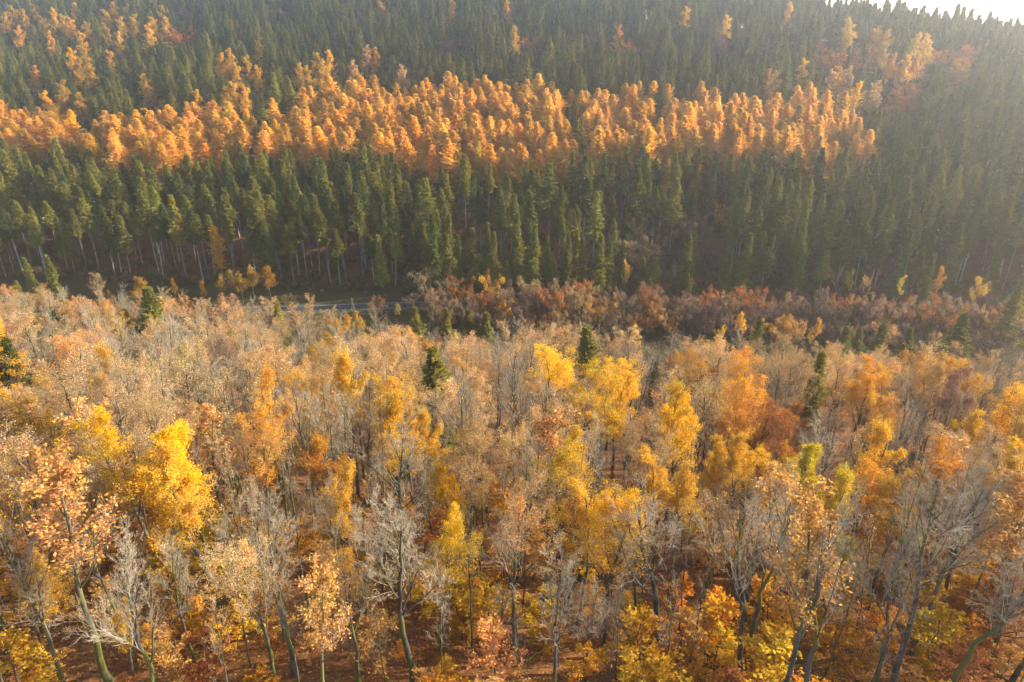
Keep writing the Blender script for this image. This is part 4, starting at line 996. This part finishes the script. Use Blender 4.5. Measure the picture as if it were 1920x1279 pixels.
for (lk, where, j), items in buckets.items():
    items.sort()
    for n, (_, i) in enumerate(items):
        labels[i] = '%s, %s one %s %s' % (lk, WORDS[min(n, len(WORDS) - 1)], where, plan[j][8])
for i in sorted(single):
    place(i, plan[i][7] or labels[i])

# ------------------------------------------------------------------ fallen mossy stems on the floor of the near wood
M_MOSS = bark_material('mossy_log', (0.10, 0.085, 0.05), (0.20, 0.19, 0.035), (0.19, 0.20, 0.02))
def fallen_log(x, y, length, r, turn, label):
    g = np.random.default_rng(int(abs(x * 31 + y)))
    n = 9; s = np.linspace(-0.5, 0.5, n) * length
    px = x + np.cos(turn) * s + np.cumsum(g.normal(size=n) * 0.06); py = y + np.sin(turn) * s
    T = np.stack([px - x, py - y, terrain(px, py) - terrain(x, y) + r * 0.6], -1)[None]
    rad = np.linspace(r, r * 0.5, n)[None]
    B = grow(T, rad, 5, 0.3, 0.95, (35, 65), 0.22, 4, 0.05, 0.15, g, 0.4, 0.4)
    root = bpy.data.objects.new('fallen_log', None); root.location = (x, y, float(terrain(x, y)))
    root['label'] = label; root['category'] = 'log'; root['group'] = 'mossy logs lying in the near wood'; col.objects.link(root)
    for nm, t_, k in (('stem', (T, rad), 8), ('branches', B[:2], 4)):
        o = bpy.data.objects.new(nm, make_mesh('fallen_log_' + nm, [(*tubes(*t_, k), M_MOSS)])); o.parent = root; col.objects.link(o)
for q in LOGS: fallen_log(*q)

# ------------------------------------------------------------------ the trees beyond those limits: masses, one object each
LEAFY = {M_LEAF: (0.45, 0.38, 0.014), M_LARCH: (0.54, 0.20, 0.010), M_NEEDLE: (0.14, 0.36, 0.02)}
TINTED = {}
def mass(name, rows, protos, label):
    """rows: (x, y, z, variant, rotation, sx, sz); protos: whole-tree meshes with their colour"""
    if not rows: return
    pc = bpy.data.collections.new(name + '_shapes')
    for k, (me, c) in enumerate(protos):
        o = bpy.data.objects.new('%s_shape_%02d' % (name, k), me); pc.objects.link(o)
        for sl in o.material_slots:                          # a mass has no colour per tree, so each shape carries its own leaf colour
            base = sl.material
            if base in LEAFY:
                if (base, c) not in TINTED: TINTED[base, c] = leaf_material(base.name, *LEAFY[base], fixed=c[:3])
                sl.link = 'OBJECT'; sl.material = TINTED[base, c]
    me = bpy.data.meshes.new(name)
    A = Q(rows, float)
    me.from_pydata(A[:, :3].tolist(), [], [])
    for nm, typ, dat in (('variant', 'INT', A[:, 3].astype(np.int32)), ('turn', 'FLOAT_VECTOR', np.stack([0 * A[:, 4], 0 * A[:, 4], A[:, 4]], -1)), ('grow', 'FLOAT_VECTOR', np.stack([A[:, 5], A[:, 5], A[:, 6]], -1))):
        at = me.attributes.new(nm, typ, 'POINT')
        at.data.foreach_set('value' if typ == 'INT' else 'vector', np.ascontiguousarray(dat, np.int32 if typ == 'INT' else np.float32).ravel())
    ob = bpy.data.objects.new(name, me); col.objects.link(ob); ob['kind'] = 'stuff'; ob['label'] = label
    ng = bpy.data.node_groups.new(name, 'GeometryNodeTree')
    ng.interface.new_socket('Geometry', in_out='INPUT', socket_type='NodeSocketGeometry'); ng.interface.new_socket('Geometry', in_out='OUTPUT', socket_type='NodeSocketGeometry')
    n, l = ng.nodes, ng.links
    gi, go = n.new('NodeGroupInput'), n.new('NodeGroupOutput')
    ci = n.new('GeometryNodeCollectionInfo'); ci.inputs['Collection'].default_value = pc; ci.inputs['Separate Children'].default_value = True; ci.inputs['Reset Children'].default_value = True
    ip = n.new('GeometryNodeInstanceOnPoints'); ip.inputs['Pick Instance'].default_value = True
    def attr(nm, typ):
        a = n.new('GeometryNodeInputNamedAttribute'); a.data_type = typ; a.inputs['Name'].default_value = nm
        return a.outputs['Attribute']
    er = n.new('FunctionNodeEulerToRotation')
    l.new(attr('turn', 'FLOAT_VECTOR'), er.inputs[0]); l.new(er.outputs[0], ip.inputs['Rotation'])
    l.new(attr('variant', 'INT'), ip.inputs['Instance Index']); l.new(attr('grow', 'FLOAT_VECTOR'), ip.inputs['Scale'])
    l.new(gi.outputs[0], ip.inputs['Points']); l.new(ci.outputs[0], ip.inputs['Instance']); l.new(ip.outputs[0], go.inputs[0])
    ob.modifiers.new('scatter', 'NODES').node_group = ng
    return ob
def mass_of(name, kinds, choices, label):
    """choices: colour name -> [(shape key, index)]"""
    protos, at = [], {}
    for (key, c) in choices:
        for k, s in enumerate(SHAPES[key]):
            at.setdefault((key, c), []).append(len(protos)); protos.append((s['all'], (*PAL.get(c or 'copper'), 1)))
    rows = []
    for i in range(len(plan)):
        if i in single or plan[i][0] not in kinds: continue
        kind, key, x, y, h, w, c = plan[i][:7]
        key = {'gold': 'oak', 'beech': 'oak', 'bare near': 'bare', 'copper near': 'oak', 'gold near': 'oak'}.get(key, key)
        v = at.get((key, c)) or at[(key, choices[0][1] if key == choices[0][0] else next(cc for kk, cc in choices if kk == key))]
        s = SHAPES[key][0]; k = h / s['H']
        wk = (0.5 + 0.5 * k) * w if key in ('stand', 'high', 'edge', 'larch') else k * w
        rows.append((x, y, zb[i] - 0.15, v[int(rng.integers(len(v)))], rng.random() * 6.283, wk, k))
    return mass(name, rows, protos, label)
mass_of('spruce_forest', ('spruce_tree',), [(k, c) for k in ('stand', 'high', 'edge') for c in ('green', 'dark', 'bright')], 'dense green spruce forest covering the far hillside')
mass_of('larch_forest', ('larch_tree',), [('larch', c) for c in ('larch', 'larch2', 'orangelarch', 'gold', 'lime')], 'orange larches filling the inside of the hillside stand')
mass_of('broadleaf_forest', ('bare_tree', 'copper_tree', 'golden_tree', 'russet_tree'), [('bare', '')] + [('oak', c) for c in ('peach', 'copper', 'amber', 'gold', 'lime', 'orange', 'rust', 'brown')], 'broadleaf trees filling the near slope between the crowns in view')

# undergrowth at the foot of the spruces and along the verge
rows = []
for _ in range(2600):
    x = rng.uniform(-260, 260); v = rng.choice([rng.uniform(245, 272), rng.uniform(188, 216)], p=[0.72, 0.28]); y = v - 0.12 * x
    if abs(y - float(np.interp(x, rx, ry))) < 5.5 or abs(x) > half_width(y, 15): continue
    k = rng.uniform(0.10, 0.32)
    rows.append((x, y, float(terrain(x, y)) - 0.2, int(rng.integers(8)), rng.random() * 6.28, k * 1.2, k))
mass('undergrowth', rows, [(s['all'], (*PAL[c], 1)) for s in SHAPES['round'] for c in ('brown', 'moss')], 'brown and olive brushwood at the foot of the spruces')

rows = []
for _ in range(1500):
    x = rng.uniform(-70, 120); v = rng.uniform(262, 330); y = v - 0.12 * x
    k = rng.uniform(0.10, 0.34)
    rows.append((x, y, float(terrain(x, y)) - 0.2, int(rng.integers(8)), rng.random() * 6.28, k * 1.2, k))
mass('brushwood', rows, [(s['all'], (*PAL[c], 1)) for s in SHAPES['round'] for c in ('brown', 'dark')], 'dark brushwood under the thin part of the spruce stand')

# fallen leaves on the near slope
g = np.random.default_rng(77)
N = 45000
yy = g.uniform(30, 105, N); xx = g.uniform(-1, 1, N) * (yy * 0.8 + 25)
c = np.column_stack([xx, yy, terrain(xx, yy) + 0.05])
a = rand_dir(N, g); a[:, 2] *= 0.35; a = unit(a); b = unit(np.cross(a, unit(g.normal(size=(N, 3)) * 0.5 + Q([[0, 0, 1.0]]))))
sz = g.uniform(0.07, 0.16, (N, 1))
fl = bpy.data.objects.new('fallen_leaves', make_mesh('fallen_leaves', [(*cards(c, a * sz, b * sz * 0.65), M_LITTER)], False))
fl.color = (0.38, 0.175, 0.05, 1); fl['kind'] = 'stuff'; fl['label'] = 'rust brown fallen leaves covering the floor of the near wood'
col.objects.link(fl)
print('PLAN', {k: (sum(1 for p in plan if p[0] == k), sum(1 for i in single if plan[i][0] == k), sum(1 for i in range(len(plan)) if plan[i][0] == k and seen[i] >= 3)) for k in sorted({p[0] for p in plan})})
